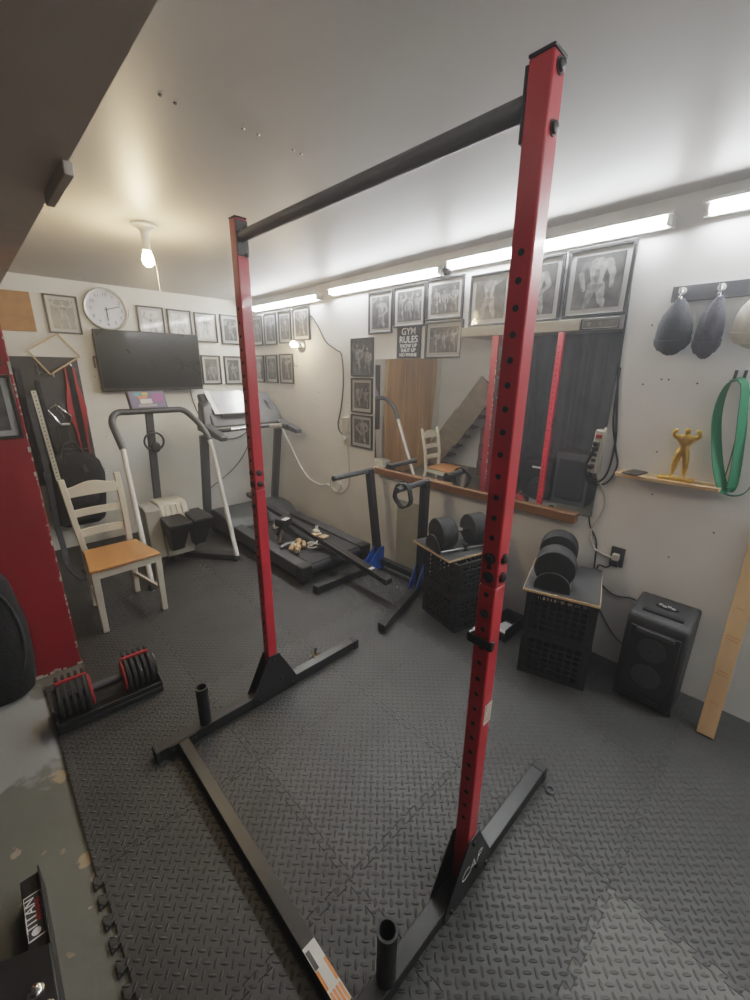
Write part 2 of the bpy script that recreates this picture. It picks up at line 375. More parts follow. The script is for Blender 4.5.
# ------------------------------------------------------------------ squat rack
UX, YN, YF, UA = .865, .464, 1.643, .048
rk = thing('squat_rack', 'red and black two-post squat rack with pull-up bar and black floor frame', 'squat rack', (.86, 1.05, 0))
def hexbolt(p, d, r=.011, t=.009, par=rk):
    p, d = V(p), V(d); return part('bolt', MB().lathe(p, d, [(r*1.35, 0), (r*1.35, .002), (r, .002), (r, t*.7), (r*.55, t)], 12), 'blk', par)
holes_z = [.33, .382, .435, .487, .539, .588, .64, .691, .741, .791, .841, .892, .941, .995, 1.095, 1.171] + [1.248+.0502*k for k in range(13)]
for yc in (YN, YF):
    w = UA/2
    up = part('upright', MB().box(UX-w, UX+w, yc-w, yc+w, .03, 1.117).box(UX-w, UX+w, yc-w, yc+w, 1.1185, 2.157), 'red', rk, bevel=.004)
    part('top_cap', MB().box(UX-w-.001, UX+w+.001, yc-w-.001, yc+w+.001, 2.157, 2.163), 'blkm', rk, bevel=.002)
    for z in holes_z: part('adjustment_hole', MB().cyl((UX-w-.0006, yc, z), (UX+w+.0006, yc, z), .0070, seg=14), 'hole', up)  # no bore is cut: dark rods stand in for the shaded holes
    for z in (1.194, 1.144): hexbolt((UX-w, yc, z), (-1, 0, 0), .011); hexbolt((UX, yc-w, z), (0, -1, 0), .011)
    hexbolt((UX-w, yc, 1.041), (-1, 0, 0), .009)
    sg = 1 if yc == YN else -1     # inner side
    for z in (2.138, 2.049):
        if yc == YN: hexbolt((UX, yc-w, z), (0, -1, 0), .010, .010)
        hexbolt((UX+.012, yc+sg*(w+.005), z-.012), (0, sg, 0), .007, .007)
    part('bar_bracket', MB().box(UX-w+.001, UX+w-.001, *sorted((yc+sg*w, yc+sg*(w+.006))), 2.033, 2.150), 'blk', rk, bevel=.001)
    # floor foot
    part('foot', MB().box(.2876, 1.437, yc-.026, yc+.026, .004, .056), 'blk', rk, bevel=.003)
    for xa, xb in ((.2846, .30), (1.405, 1.441)):
        part('rubber_foot', MB().box(xa, xb, yc-.0285, yc+.0285, .0, .0585), 'rub', rk, bevel=.004)
    for s in (-1, 1):
        ya = yc+s*.0265; yb = yc+s*.0305
        gp = part('gusset_plate', MB().prism([(.735, .05), (.735, .006), (.752, -0.), (.99, 0.), (.992, .062), (.896, .252), (.838, .252)], lambda u, v, q: (u, q, max(v, .004)), min(ya, yb), max(ya, yb)), 'blk', rk, bevel=.001)
        for (bx, bz) in ((.866, .225), (.77, .03), (.965, .03), (.90, .09)):
            hexbolt((bx, yb, bz), (0, s, 0), .007, .007)
        if yc == YN and s == -1:
            text('lettering', 'CAP', .062, basis((.87, yb-.0008, .12), (math.cos(.12), 0, math.sin(.12)), (.1, 0, 1), (0, -1, 0)), 'wtxt', gp, .0003, bold=-.0011)
    # plate storage peg: hollow tube
    px = .512
    part('storage_peg', MB().lathe((px, yc, .056), (0, 0, 1), [(.027, 0), (.027, .188), (.0285, .19), (.0285, .196), (.0215, .196), (.0215, .02)], 28), 'blk', rk)
part('crossbar', MB().box(.399-.0223, .399+.0223, YN+.026, YF-.026, .008, .052), 'blk', rk, bevel=.002)
for yc, s in ((YN, 1), (YF, -1)):
    part('weld_plate', MB().box(.34, .458, *sorted((yc+s*.026, yc+s*.031)), .006, .054), 'blk', rk)
    for bx in (.352, .446): hexbolt((bx, yc+s*.031, .032), (0, s, 0), .007, .007)
part('pull_up_bar', MB().tube([(UX, YN+.03, 2.098), (UX, YF-.03, 2.098)], .020, 24), 'barg', rk)
lb = part('warning_label', MB().box(.3785, .4195, .50, .667, .052, .0526), 'paper', rk, smooth=0)
q = MB()
for a, b_ in ((.3785, .3925),): q.box(a+.002, b_, .605, .655, .0526, .053)
part('label_block', q, 'btxt', lb, smooth=0)
q = MB().box(.3785, .386, .553, .602, .0526, .053).box(.412, .4195, .553, .612, .0526, .053)
for k in range(4): q.box(.381+k*.0098, .3875+k*.0098, .501, .545, .0526, .053)
part('label_block', q, 'orange', lb, smooth=0)
sl = part('side_sticker', MB().box(.853, .889, YN-UA/2-.0006, YN-UA/2, .690, .757), 'paper', rk, smooth=0)
q = MB()
for k in range(5): q.box(.857, .885, YN-UA/2-.001, YN-UA/2-.0006, .70+k*.011, .704+k*.011)
part('label_block', q, 'cork', sl, smooth=0)
# black band and pin on the near upright
w = UA/2+.004
part('safety_collar', MB().box(UX-w-.004, UX-w, YN-w-.006, YN+w+.012, .945, .972).box(UX-w, UX+w-.018, YN+w, YN+w+.012, .945, .972).box(UX-w, UX-w+.012, YN-w-.006, YN-w, .945, .972), 'blk', rk, bevel=.002)
single('brass_clip', 'small brass clip with black knob standing by the far rack foot', 'clip', MB().torus((1.19, 1.72, .018), (0, 1, 0), .014, .004).m(1).cyl((1.19, 1.72, .03), (1.195, 1.72, .055), .006).ell((1.196, 1.72, .06), (.01, .01, .008)), ['gold', 'blkm'])
single('metal_ring', 'small dark metal eyelet lying on the mat by the tip of the near rack foot', 'ring', MB().torus((1.40, .40, .005), (0, 0, 1), .016, .0045), 'grey')

# ------------------------------------------------------------------ chair
ch = thing('dining_chair', 'cream painted wooden chair with ladder back and orange wooden seat', 'chair', (.53, 3.05, 0))
fl, fr, bl, br = (.362, 2.853), (.728, 2.875), (.385, 3.26), (.66, 3.27)
for p in (fl, fr): part('leg', MB().hexa([(p[0]-.017, p[1]-.017, 0), (p[0]+.017, p[1]-.017, 0), (p[0]+.017, p[1]+.017, 0), (p[0]-.017, p[1]+.017, 0), (p[0]-.021, p[1]-.03, .43), (p[0]+.021, p[1]-.03, .43), (p[0]+.021, p[1]+.012, .43), (p[0]-.021, p[1]+.012, .43)]), 'cream', ch, bevel=.004)
def post(b, tx):
    pts = [(b[0], b[1], 0), (b[0], b[1]-.045, .42), ((b[0]+tx)/2, b[1]-.03, .62), (tx, b[1]+.035, .925)]
    m = MB(); rr = []
    for p in pts:
        rr.append([(p[0]-.018, p[1]-.014, p[2]), (p[0]+.018, p[1]-.014, p[2]), (p[0]+.018, p[1]+.016, p[2]), (p[0]-.018, p[1]+.016, p[2])])
    return m.rings(rr)
part('back_post', post(bl, .345), 'cream', ch, bevel=.004, smooth=30); part('back_post', post(br, .668), 'cream', ch, bevel=.004, smooth=30)
part('seat', MB().prism([(.332, 2.80), (.742, 2.815), (.69, 3.19), (.372, 3.19)], lambda u, v, w: (u, v, w), .432, .452), 'seat', ch, bevel=.007, seg=3)
part('seat_rail', MB().bar((.37, 2.835, .405), (.72, 2.855, .405), .02, .055).bar((.37, 2.83, .405), (.39, 3.22, .405), .02, .055).bar((.72, 2.85, .405), (.655, 3.225, .405), .02, .055).bar((.39, 3.215, .405), (.655, 3.225, .405), .02, .055), 'cream', ch, bevel=.002)
part('stretcher', MB().bar((fl[0], fl[1], .16), (bl[0], bl[1]-.016, .16), .018, .03), 'cream', ch, bevel=.002); part('stretcher', MB().bar((fr[0], fr[1], .16), (br[0], br[1]-.016, .16), .018, .03), 'cream', ch, bevel=.002)
def slat(z0, z1, y, x0, x1, crest):
    n = 16; poly = [(x0+(x1-x0)*k/n, z0) for k in range(n+1)]
    poly += [(x0+(x1-x0)*k/n, z1 + crest*math.cos((k/n-.5)*2*math.pi)*.5 + crest*.5) for k in range(n, -1, -1)]
    return MB().prism(poly, lambda u, v, w: (u, w + (y + .10*(v-z0)) + .02*math.sin(math.pi*(u-x0)/(x1-x0)), v), -.008, .008)
for z0, z1, y, cr in ((.80, .865, 3.275, .028), (.665, .715, 3.258, 0), (.525, .58, 3.242, 0)):
    part('back_slat', slat(z0, z1, y, .36, .655, cr), 'cream', ch, bevel=.003)

# ------------------------------------------------------------------ adjustable dumbbell at left
ad = thing('adjustable_dumbbell', 'black and red adjustable dumbbell with ridged plates in its floor tray', 'dumbbell', (.235, 2.16, 0), rad(-3), world=False)
trd = part('tray', MB().box(-.225, .225, -.095, .10, 0, .03).box(-.225, -.215, -.095, .10, .03, .075).box(.215, .225, -.095, .10, .03, .075).box(-.225, .225, -.095, -.085, .03, .06).box(-.225, .225, .09, .10, .03, .06), 'blkm', ad, bevel=.006)
part('chrome_strip', MB().box(-.075, .075, -.08, -.07, .03, .042), 'silver', trd)
part('handle', MB().lathe((-.10, 0, .12), (1, 0, 0), [(.014, 0), (.016, .03), (.019, .10), (.016, .17), (.014, .2)], 20), 'grey', ad)
for sgn in (-1, 1):
    for k in range(5):
        x = sgn*(.088+.026*k); r = .088-.002*k
        part('weight_plate', MB().lathe((x-.0095, 0, .115), (1, 0, 0), [(r-.007, 0), (r, .004), (r, .015), (r-.007, .019)], 32), 'rub', ad)
        part('plate_tab', MB().box(x-.007, x+.007, .025, .06, .185, .213), 'blkm', ad, bevel=.002)
    part('selector_rail', MB().box(*sorted((sgn*.075, sgn*.20)), .01, .03, .193, .207), 'redfab', ad, bevel=.002, label='red selector rail')
    part('red_hub', MB().lathe((sgn*.063, 0, .115), (sgn, 0, 0), [(.06, 0), (.078, .004), (.078, .013)], 28), 'redfab', ad)
    part('end_dial', MB().lathe((sgn*.203, 0, .115), (sgn, 0, 0), [(.06, 0), (.06, .012), (.05, .016)], 28), 'blkm', ad)
part('dial_mark', MB().box(.2195, .2205, -.025, .03, .14, .165), 'wtxt', ad)

# ------------------------------------------------------------------ steel rack foot at lower left
tt = thing('steel_bench_foot', 'black steel equipment foot with rectangular nameplate on the bare floor', 'equipment foot', (-.16, 1.15, FZ))
part('foot_tube', MB().box(-.178, -.130, .80, 1.40, FZ, .08), 'blk', tt, bevel=.003)
part('end_plate', MB().box(-.131, -.127, .95, 1.405, FZ, .10), 'blk', tt, bevel=.001)
part('cross_plate', MB().hexa([(-.62, 1.0, .02), (-.128, .86, .02), (-.128, 1.14, .02), (-.62, 1.36, .02), (-.62, 1.0, .105), (-.128, .86, .105), (-.128, 1.14, .105), (-.62, 1.36, .105)]), 'blk', tt, bevel=.004)
part('cross_tube', MB().bar((-.62, 1.10, .135), (-.19, .93, .135), .05, .06), 'blkm', tt, bevel=.003)
for (x, y) in ((-.155, .99), (-.17, 1.045)): part('bolt', MB().lathe((x, y, .105), (0, 0, 1), [(.018, 0), (.018, .003), (.013, .004), (.013, .014), (.007, .018)], 12), 'chrome', tt)
np_ = part('nameplate', MB().box(-.175, -.133, 1.195, 1.335, .080, .0812), 'wtxt', tt, smooth=0)
part('plate_face', MB().box(-.1735, -.1345, 1.1985, 1.3315, .0812, .0818), 'btxt', np_, smooth=0)
text('lettering', 'TITAN', .036, basis((-.162, 1.272, .0822), (0, 1, 0), (-1, 0, 0), (0, 0, 1)), 'wtxt', np_, .0003)
text('lettering', 'FITNESS', .021, basis((-.143, 1.277, .0822), (0, 1, 0), (-1, 0, 0), (0, 0, 1)), 'rtxt', np_, .0003)
part('emblem', MB().lathe((-.155, 1.214, .0818), (0, 0, 1), [(.011, 0), (.011, .0005)], 16), 'wtxt', np_)

# ------------------------------------------------------------------ black bag by red partition
bg = thing('gear_bag', 'tall black soft bag standing against the red partition', 'bag', (-.14, 2.46, FZ))
rr = []
for z, s in ((0, .55), (.03, .8), (.10, .93), (.22, 1), (.4, 1.03), (.52, .95), (.64, .85), (.73, .62), (.77, .2)):
    rr.append([(-.150+.150*s*math.cos(t), 2.545+.068*s*math.sin(t), z+FZ) for t in [2*math.pi*k/24 for k in range(24)]])
part('bag_body', MB().rings(rr), 'fab', bg)
part('piping', MB().tube([(-.150+.125*math.cos(t), 2.545-.045, .36+.30*math.sin(t)) for t in [2*math.pi*k/28 for k in range(28)]], .008, 8, True), 'fabg', bg)
part('carry_handle', MB().tube([(-.19, 2.545, .74), (-.18, 2.545, .80), (-.12, 2.545, .80), (-.11, 2.545, .74)], .01, 8, sub=5), 'fabg', bg)

# ------------------------------------------------------------------ pictures
def limb(p0, p1, w0, w1):
    p0, p1 = V(p0), V(p1); d = (p1-p0).normalized(); n = V((-d.y, d.x)); out = []
    for k in range(7): a = math.pi*k/6+math.pi/2; out.append(p0+(n*math.sin(a-math.pi/2)*-1+d*-math.sin(math.pi*k/6)*0)*0)
    pts = []
    for k in range(9):
        a = -math.pi/2+math.pi*k/8; pts.append(p1 + d*w1*math.cos(a) + n*w1*math.sin(a))
    for k in range(9):
        a = math.pi/2+math.pi*k/8; pts.append(p0 + d*w0*math.cos(a) + n*w0*math.sin(a))
    return pts
def figure(rs, pose):
    """flat polygons of one posing athlete in a unit box: list of (tone, points)"""
    j = lambda a: rs.uniform(-a, a); L = []
    cx = .5+j(.03)
    sh = .13; hip = .06; sy = .70+j(.02); wy = .46; hy = .40
    L.append((1, limb((cx-.05, hy), (cx-.10+j(.03), .22), .062, .040))); L.append((0, limb((cx+.05, hy), (cx+.10+j(.03), .22), .062, .040)))
    L.append((1, limb((cx-.10, .22), (cx-.11+j(.02), .05), .036, .020))); L.append((0, limb((cx+.10, .22), (cx+.12+j(.02), .05), .036, .020)))
    L.append((0, [V((cx-sh, sy)), V((cx-.04, sy+.05)), V((cx+.04, sy+.05)), V((cx+sh, sy)), V((cx+.105, .60)), V((cx+.07, wy)), V((cx+.085, hy)), V((cx, hy-.05)), V((cx-.085, hy)), V((cx-.07, wy)), V((cx-.105, .60))][::-1]))
    L.append((2, limb((cx-.05, .64), (cx-.04, .645), .045, .04))); L.append((2, limb((cx+.05, .64), (cx+.04, .645), .045, .04)))
    L.append((1, limb((cx, .57), (cx, .46), .03, .025)))
    L.append((0, limb((cx+j(.01), .80), (cx+j(.01), .83), .038, .042)))
    A = {'double': (((-.27, .74), (-.20, .91)), ((.27, .74), (.20, .91))), 'relax': (((-.20, .54), (-.17, .38)), ((.20, .54), (.17, .38))),
         'crab': (((-.24, .60), (-.08, .48)), ((.24, .60), (.08, .48))), 'one': (((-.26, .76), (-.16, .92)), ((.21, .54), (.10, .44))), 'up': (((-.2, .85), (-.12, .98)), ((.2, .85), (.12, .98)))}[pose]
    for (e, hnd), s in zip(A, (-1, 1)):
        e = (cx+e[0]+j(.015), e[1]+j(.015)); hnd = (cx+hnd[0]+j(.02), hnd[1]+j(.02))
        L.append((1 if s < 0 else 0, limb((cx+s*sh, sy-.02), e, .052, .038))); L.append((0, limb(e, hnd, .036, .024)))
    L.append((1, [V((cx-.09, hy+.02)), V((cx+.09, hy+.02)), V((cx+.03, hy-.07)), V((cx-.03, hy-.07))][::-1]))
    return L
GP = 'framed bodybuilder pictures on the walls'
def picture(wall, a0, a1, z0, z1, style, pose, label, seed, off=0., fw=.013, n=1, mount=.026):
    rs = random.Random(seed)
    W, H = abs(a1-a0), z1-z0
    if wall == 'back': O = V((min(a0, a1), YB-.001-off, z0)); u, nn = V((1, 0, 0)), V((0, -1, 0))
    elif wall == 'red': O = V((min(a0, a1), 2.619, z0)); u, nn = V((1, 0, 0)), V((0, -1, 0))
    else: O = V((XR-.001-off, max(a0, a1), z0)); u, nn = V((0, -1, 0)), V((-1, 0, 0))
    P = lambda s, t, d: O+u*s+V((0, 0, 1))*t+nn*d
    t = thing('framed_picture', label, 'picture', P(W/2, 0, 0), 0, GP)
    def bx(m, s0, s1, t0, t1, d0, d1): return m.hexa([P(s0, t0, d0), P(s1, t0, d0), P(s1, t1, d0), P(s0, t1, d0), P(s0, t0, d1), P(s1, t0, d1), P(s1, t1, d1), P(s0, t1, d1)])
    f = MB(); bx(f, 0, W, 0, fw, 0, .018); bx(f, 0, W, H-fw, H, 0, .018); bx(f, 0, fw, fw, H-fw, 0, .018); bx(f, W-fw, W, fw, H-fw, 0, .018)
    part('picture_frame', f, 'frame', t, bevel=.002)
    if mount: part('mount', bx(MB(), fw, W-fw, fw, H-fw, .001, .006), 'mount', t, smooth=0)
    e = fw+mount; bgk, tones = {'dark': ('pdark', ['fig', 'fig2', 'fig']), 'grey': ('pgrey', ['sketch', 'fig', 'fig2']), 'light': ('plight', ['sketch', 'mount', 'fig2']), 'collage': ('pdark', ['fig', 'fig2', 'pgrey'])}[style]
    crop = rs.uniform(0., .12); m = bx(MB(), e, W-e, e, H-e, .006, .008)
    d = .0082
    for q in range(n):
        for tone, pts in figure(rs, pose if n == 1 else rs.choice(['double', 'relax', 'crab', 'one'])):
            sx = (W-2*e)/n
            if style == 'light' and rs.random() < .35: tone = 1
            m.m(1+tone); d += .00002
            sc = (max(sx/.60, (H-2*e)/1.0) if n == 1 else (H-2*e)/(1.0+.12*(q % 2))); dz = -.22*max(0, sc-(H-2*e)) - sc*(crop if n == 1 else 0); pp = [(e+sx*(q+.5)+(p.x-.5)*sc, e+.01*sc+p.y*sc+dz) for p in pts]
            m.face([P(min(max(a, e), W-e), min(max(b, e), H-e), d) for a, b in pp])
    part('print', m, [bgk]+tones, t, smooth=0)
    return t
picture('back', .628, .864, 1.90, 2.204, 'grey', 'double', 'framed picture of a posing bodybuilder between the brown board and the clock', 1)
picture('back', 1.321, 1.560, 1.89, 2.186, 'light', 'double', 'framed pale drawing just right of the clock, above the television', 2)
picture('back', 1.590, 1.822, 1.89, 2.182, 'light', 'relax', 'framed pale drawing above the television, second right of the clock', 3)
picture('back', 1.853, 2.085, 1.892, 2.176, 'light', 'crab', 'framed pale drawing of a torso, last before the dark photos by the corner', 4)
picture('back', 2.127, 2.345, 1.883, 2.18, 'dark', 'double', 'framed dark photo on the back wall, last of the top row before the corner', 5)
picture('back', 1.877, 2.086, 1.467, 1.763, 'dark', 'relax', 'framed dark photo just right of the television', 6)
picture('back', 2.128, 2.335, 1.464, 1.761, 'dark', 'one', 'framed dark photo in the lower row of the back wall, nearest the corner', 7)
for nm, a, b_, z0, z1, po, lab, s in (
    ('l1', 4.30, 4.545, 1.875, 2.18, 'relax', 'framed photo on the right wall in the corner, top row', 11), ('l2', 4.016, 4.259, 1.873, 2.183, 'double', 'framed photo on the right wall, top row, second from the corner', 12),
    ('l3', 3.745, 3.970, 1.88, 2.183, 'relax', 'framed photo on the right wall, top row, third from the corner', 13), ('l4', 3.43, 3.708, 1.895, 2.196, 'crab', 'framed photo on the right wall directly above the wall bulb', 14),
    ('m1', 4.31, 4.55, 1.485, 1.775, 'one', 'framed photo on the right wall in the corner, lower row', 15), ('m2', 4.035, 4.272, 1.487, 1.777, 'relax', 'framed photo on the right wall, lower row, second from the corner', 16), ('m3', 3.735, 3.99, 1.487, 1.781, 'double', 'framed photo on the right wall below the wall bulb, end of lower row', 17)):
    picture('right', a, b_, z0, z1, 'dark', po, lab, s)
picture('right', 2.568, 2.844, 1.578, 1.882, 'dark', 'relax', 'framed photo of two figures, topmost of the three stacked left of the mirror', 21, n=2, mount=0)
picture('right', 2.574, 2.844, 1.274, 1.566, 'dark', 'relax', 'framed photo of two athletes, middle of the three stacked left of the mirror', 22, n=2)
picture('right', 2.572, 2.847, .969, 1.258, 'dark', 'crab', 'framed photo of a flexing torso, lowest of the three stacked left of the mirror', 23)
picture('right', 2.363, 2.625, 1.903, 2.207, 'dark', 'one', 'framed photo above the GYM RULES sign and to its left, below the tube light', 24)
picture('right', 2.045, 2.352, 1.935, 2.215, 'collage', 'relax', 'framed photo of a group directly above the GYM RULES sign', 25, n=3)
picture('right', 1.729, 2.036, 1.962, 2.222, 'collage', 'relax', 'framed landscape photo directly above the photo beside the GYM RULES sign', 26, n=3)
picture('right', 1.715, 2.032, 1.713, 1.955, 'dark', 'double', 'framed photo of several athletes right of the GYM RULES sign', 27, n=3)
picture('right', 1.385, 1.668, 1.90, 2.20, 'dark', 'double', 'framed photo above the mirror, just left of the near red upright', 28, off=.012)
picture('right', 1.085, 1.372, 1.90, 2.232, 'dark', 'one', 'framed photo above the mirror, half hidden by the near red upright', 29, off=.012)
picture('right', .748, 1.068, 1.905, 2.237, 'dark', 'relax', 'largest framed photo of a bare-chested man, above the right end of the mirror', 30, off=.012, fw=.016)
picture('red', -.10, .172, 1.30, 1.59, 'dark', 'relax', 'framed photo with pale mount hanging on the red partition', 31)
picture('red', -.13, .155, 1.63, 1.92, 'dark', 'one', 'framed photo on the red partition, upper of the two', 32)

# gym rules sign
gy = thing('wall_sign', 'black sign with white GYM RULES lettering on the right wall', 'sign', (XR, 2.19, 1.72))
bd = part('sign_board', MB().box(XR-.012, XR-.001, 2.076, 2.309, 1.718, 1.935), 'frame', gy, bevel=.001)
for s, z, sz in (('GYM', 1.903, .066), ('RULES', 1.847, .066), ('SHOW UP', 1.804, .036), ('SHUT UP', 1.772, .036), ('NO WHINE', 1.740, .033)):
    text('lettering', s, sz, basis((XR-.0125, 2.192, z), (0, -1, 0), (0, 0, 1), (-1, 0, 0)), 'wtxt', bd, .0004, bold=.0004)

# ------------------------------------------------------------------ mirrors, ledge, strip
TILT = rad(1.35)
def mirror(lab, y0, y1, z0, z1, TILT=TILT):
    yc = (y0+y1)/2; t = thing('wall_mirror', lab, 'mirror', (XR-.024, yc, z0), TILT, 'wall mirrors', world=False)
    w = (y1-y0)/2
    part('mirror_glass', MB().box(-.004, .001, -w, w, 0, z1-z0), 'mirror', t, smooth=0)
    part('backing_board', MB().box(.0012, .006, -w, w, 0, z1-z0), 'frame', t, smooth=0)
mirror('frameless wall mirror, shorter panel below the GYM RULES sign', 1.712, 2.512, .84, 1.712, rad(1.7))
mirror('frameless wall mirror, taller panel behind the near red upright', .745, 1.703, .84, 1.84)
lg = single('mirror_ledge', 'brown wooden ledge running under the wall mirrors', 'ledge', MB().box(XR-.055, XR, .82, 2.50, .783, .838), 'oak', bevel=.004)
single('reflection_strip', 'cream strip imitating a reflection along the top of the taller mirror', 'strip', MB().box(XR-.048, XR-.001, .955, 1.70, 1.842, 1.897), 'cream', bevel=.001)  # cream board stands in for a pale reflection in the mirror
picture('right', .765, .95, 1.842, 1.897, 'grey', 'relax', 'small print in place of a picture reflection, right end of the cream strip', 41, off=.03, fw=.004, n=3, mount=.006)  # print stands in for a picture reflected in the mirror strip
single('green_board', 'pale green grey sheet leaning on wall under the mirror ledge', 'sheet', MB().box(XR-.012, XR-.001, 2.0, 2.26, FZ, .60), 'dgreen')

# ------------------------------------------------------------------ fluorescent lights
for (ya, yb, z, lab) in ((3.235, 4.40, 2.238, 'lit fluorescent tube nearest the back corner'), (1.90, 3.07, 2.256, 'lit fluorescent tube above the stacked pictures and GYM RULES sign'), (.622, 1.845, 2.279, 'lit fluorescent tube crossing behind the near red upright'), (-.72, .50, 2.293, 'lit fluorescent tube cut by the right edge of the photo'), (-2.0, -.80, 2.305, 'unseen fluorescent tube added behind the camera to light the room')):  # last tube is unseen, added for the light it gives
    t = thing('fluorescent_light', lab, 'light', (XR, (ya+yb)/2, z), 0, 'fluorescent tubes along the right wall')
    part('light_housing', MB().box(XR-.03, XR-.001, ya-.01, yb+.01, z-.028, z+.018).box(XR-.078, XR-.001, ya-.01, yb+.01, z+.018, z+.030), 'white', t, bevel=.002)
    part('light_tube', MB().cyl((XR-.052, ya+.012, z), (XR-.052, yb-.012, z), .0135, seg=16), 'tube', t)
    for y, d in ((ya, 1), (yb, -1)): part('tube_holder', MB().box(XR-.068, XR-.03, *sorted((y, y+d*.014)), z-.02, z+.02), 'white', t, bevel=.003)
single('cable_clip', 'round dark clip between the two lights left of the near red upright', 'clip', MB().lathe((XR-.001, 1.872, 2.262), (-1, 0, 0), [(.028, 0), (.028, .02), (.02, .03)], 20), 'dgrey')

# ------------------------------------------------------------------ bulbs
bx_, by_ = .868, 2.68; bz = zc(by_)
t = thing('ceiling_bulb', 'bare lit bulb in a white ceiling socket with pull chain', 'light', (bx_, by_, bz))
part('socket', MB().lathe((bx_, by_, bz), (0, 0, -1), [(.062, 0), (.062, .012), (.034, .022), (.022, .035), (.019, .10), (.022, .125)], 28), 'white', t)
part('bulb', MB().lathe((bx_, by_, bz-.125), (0, 0, -1), [(.016, 0), (.026, .022), (.031, .045), (.027, .064), (.012, .078)], 24), 'bulb', t)
part('pull_chain', MB().tube([(bx_+.02, by_, bz-.1), (bx_+.04, by_, bz-.22), (bx_+.04, by_, bz-.33)], .0012, 6), 'silver', t)
t = thing('wall_bulb', 'small lit bulb in a round socket on the right wall below the pictures', 'light', (XR, 3.58, 1.83))
part('socket', MB().lathe((XR, 3.58, 1.848), (-1, 0, 0), [(.062, 0), (.062, .01), (.05, .018), (.03, .022), (.026, .06)], 28), 'silver', t)
part('bulb', MB().lathe((XR-.06, 3.58, 1.848), (-1, 0, .25), [(.014, 0), (.03, .03), (.032, .045), (.022, .064), (.008, .07)], 20), 'bulb', t)
part('pull_chain', MB().tube([(XR-.05, 3.60, 1.82), (XR-.05, 3.60, 1.64)], .0018, 6), 'silver', t)
single('wall_hook', 'small dark hook on the right wall just above the wall bulb chain', 'hook', MB().tube([(XR, 3.68, 1.66), (XR-.03, 3.68, 1.66), (XR-.03, 3.68, 1.69)], .003, 6), 'grey')

# ------------------------------------------------------------------ clock, tv, brown board
t = thing('wall_clock', 'round wall clock with white face, silver rim and black numerals', 'clock', (1.074, YB, 2.12))
cc = V((1.074, YB-.001, 2.121)); R0 = .176
part('rim', MB().lathe(cc, (0, -1, 0), [(R0, 0), (R0, .03), (R0-.006, .036), (R0-.018, .034), (R0-.018, .012)], 48), 'silver', t)
fc = part('clock_face', MB().lathe(cc, (0, -1, 0), [(R0-.017, .012), (R0-.017, .016)], 48), 'clockf', t)
for k in range(1, 13):
    a = rad(90-30*k); text('numeral', str(k), .040, basis((cc.x+R0*.69*math.cos(a), cc.y-.0165, cc.z+R0*.69*math.sin(a)), (1, 0, 0), (0, 0, 1), (0, -1, 0)), 'btxt', fc, .0003)
for a, l, w in ((rad(17), .118, .006), (rad(-88), .09, .008)):
    d = V((math.cos(a), 0, math.sin(a))); part('hand', MB().bar(cc+V((0, -.020, 0))-d*.02, cc+V((0, -.020, 0))+d*l, w, .002, (0, 1, 0)), 'btxt', fc)
t = thing('television', 'black flat television on the back wall above the stair stepper', 'television', (1.375, 4.52, 1.422), rad(-2), world=False)
part('bezel', MB().box(-.452, .452, -.028, .012, .0, .528), 'blkm', t, bevel=.004)
part('screen', MB().box(-.44, .44, -.0292, -.027, .022, .517), 'screen', t, smooth=0)
part('back_shell', MB().box(-.34, .34, .012, .04, .07, .45), 'blkm', t, bevel=.008)
part('wall_mount', MB().box(-.1, .1, .04, .072, .15, .36).bar((-.47, .03, .30), (-.40, .03, .27), .01, .012).bar((-.47, .03, .20), (-.47, .03, .30), .01, .012), 'blk', t)
single('fibreboard_panel', 'plain brown fibreboard panel high on the back wall, left of the pictures', 'board', MB().box(.12, .545, YB-.014, YB-.001, 1.902, 2.20), 'cork')

# ------------------------------------------------------------------ tool board with gear
single('tool_board', 'dark grey board on the back wall holding belts, straps and bars', 'board', MB().box(.06, .782, YB-.02, YB-.001, .74, 1.708), 'board', bevel=.001)
def pxy(a, b_, y): return (a, y, b_)
t = thing('wooden_square', 'thin empty square of wooden strips hung on its corner over the tool board', 'wooden square', (.62, YB-.04, 1.60))
cx, cz = .612, 1.745
P4 = [V((.67, 4.545, 1.893)), V((.80, 4.545, 1.717)), V((.566, 4.545, 1.565)), V((.448, 4.545, 1.756))]
part('wooden_bar', MB().bar(P4[0], P4[1], .012, .018, (0, 1, 0)), 'ply', t); part('wooden_bar', MB().bar(P4[1], P4[2], .012, .018, (0, 1, 0)), 'ply', t); part('wooden_bar', MB().bar(P4[2], P4[3], .012, .018, (0, 1, 0)), 'ply', t); part('wooden_bar', MB().bar(P4[3], P4[0], .012, .018, (0, 1, 0)), 'ply', t)
# weight belt
t = thing('weightlifting_belt', 'red lifting belt with black centre hanging on the tool board', 'belt', (.72, YB-.04, .86))
c0, c1 = V((.707, 4.562, 1.63)), V((.712, 4.562, .865))
def beltpoly(wf):
    L = []; Rr = []
    for k in range(25):
        s = k/24; p = c0.lerp(c1, s); w = wf(s); L.append((p.x-w, p.z)); Rr.append((p.x+w, p.z))
    return L+Rr[::-1]
bw = lambda s: .038+.034*math.exp(-((s-.46)/.2)**2)
part('belt_body', MB().prism(beltpoly(bw), lambda u, v, w: (u, w, v), 4.556, 4.568), 'redfab', t, bevel=.002)
part('belt_strap', MB().prism(beltpoly(lambda s: .022+.004*math.exp(-((s-.5)/.25)**2)), lambda u, v, w: (u, w, v), 4.552, 4.5559), 'fab', t)
part('buckle', MB().torus((.707, 4.56, 1.635), (0, 1, 0), .022, .004), 'chrome', t)
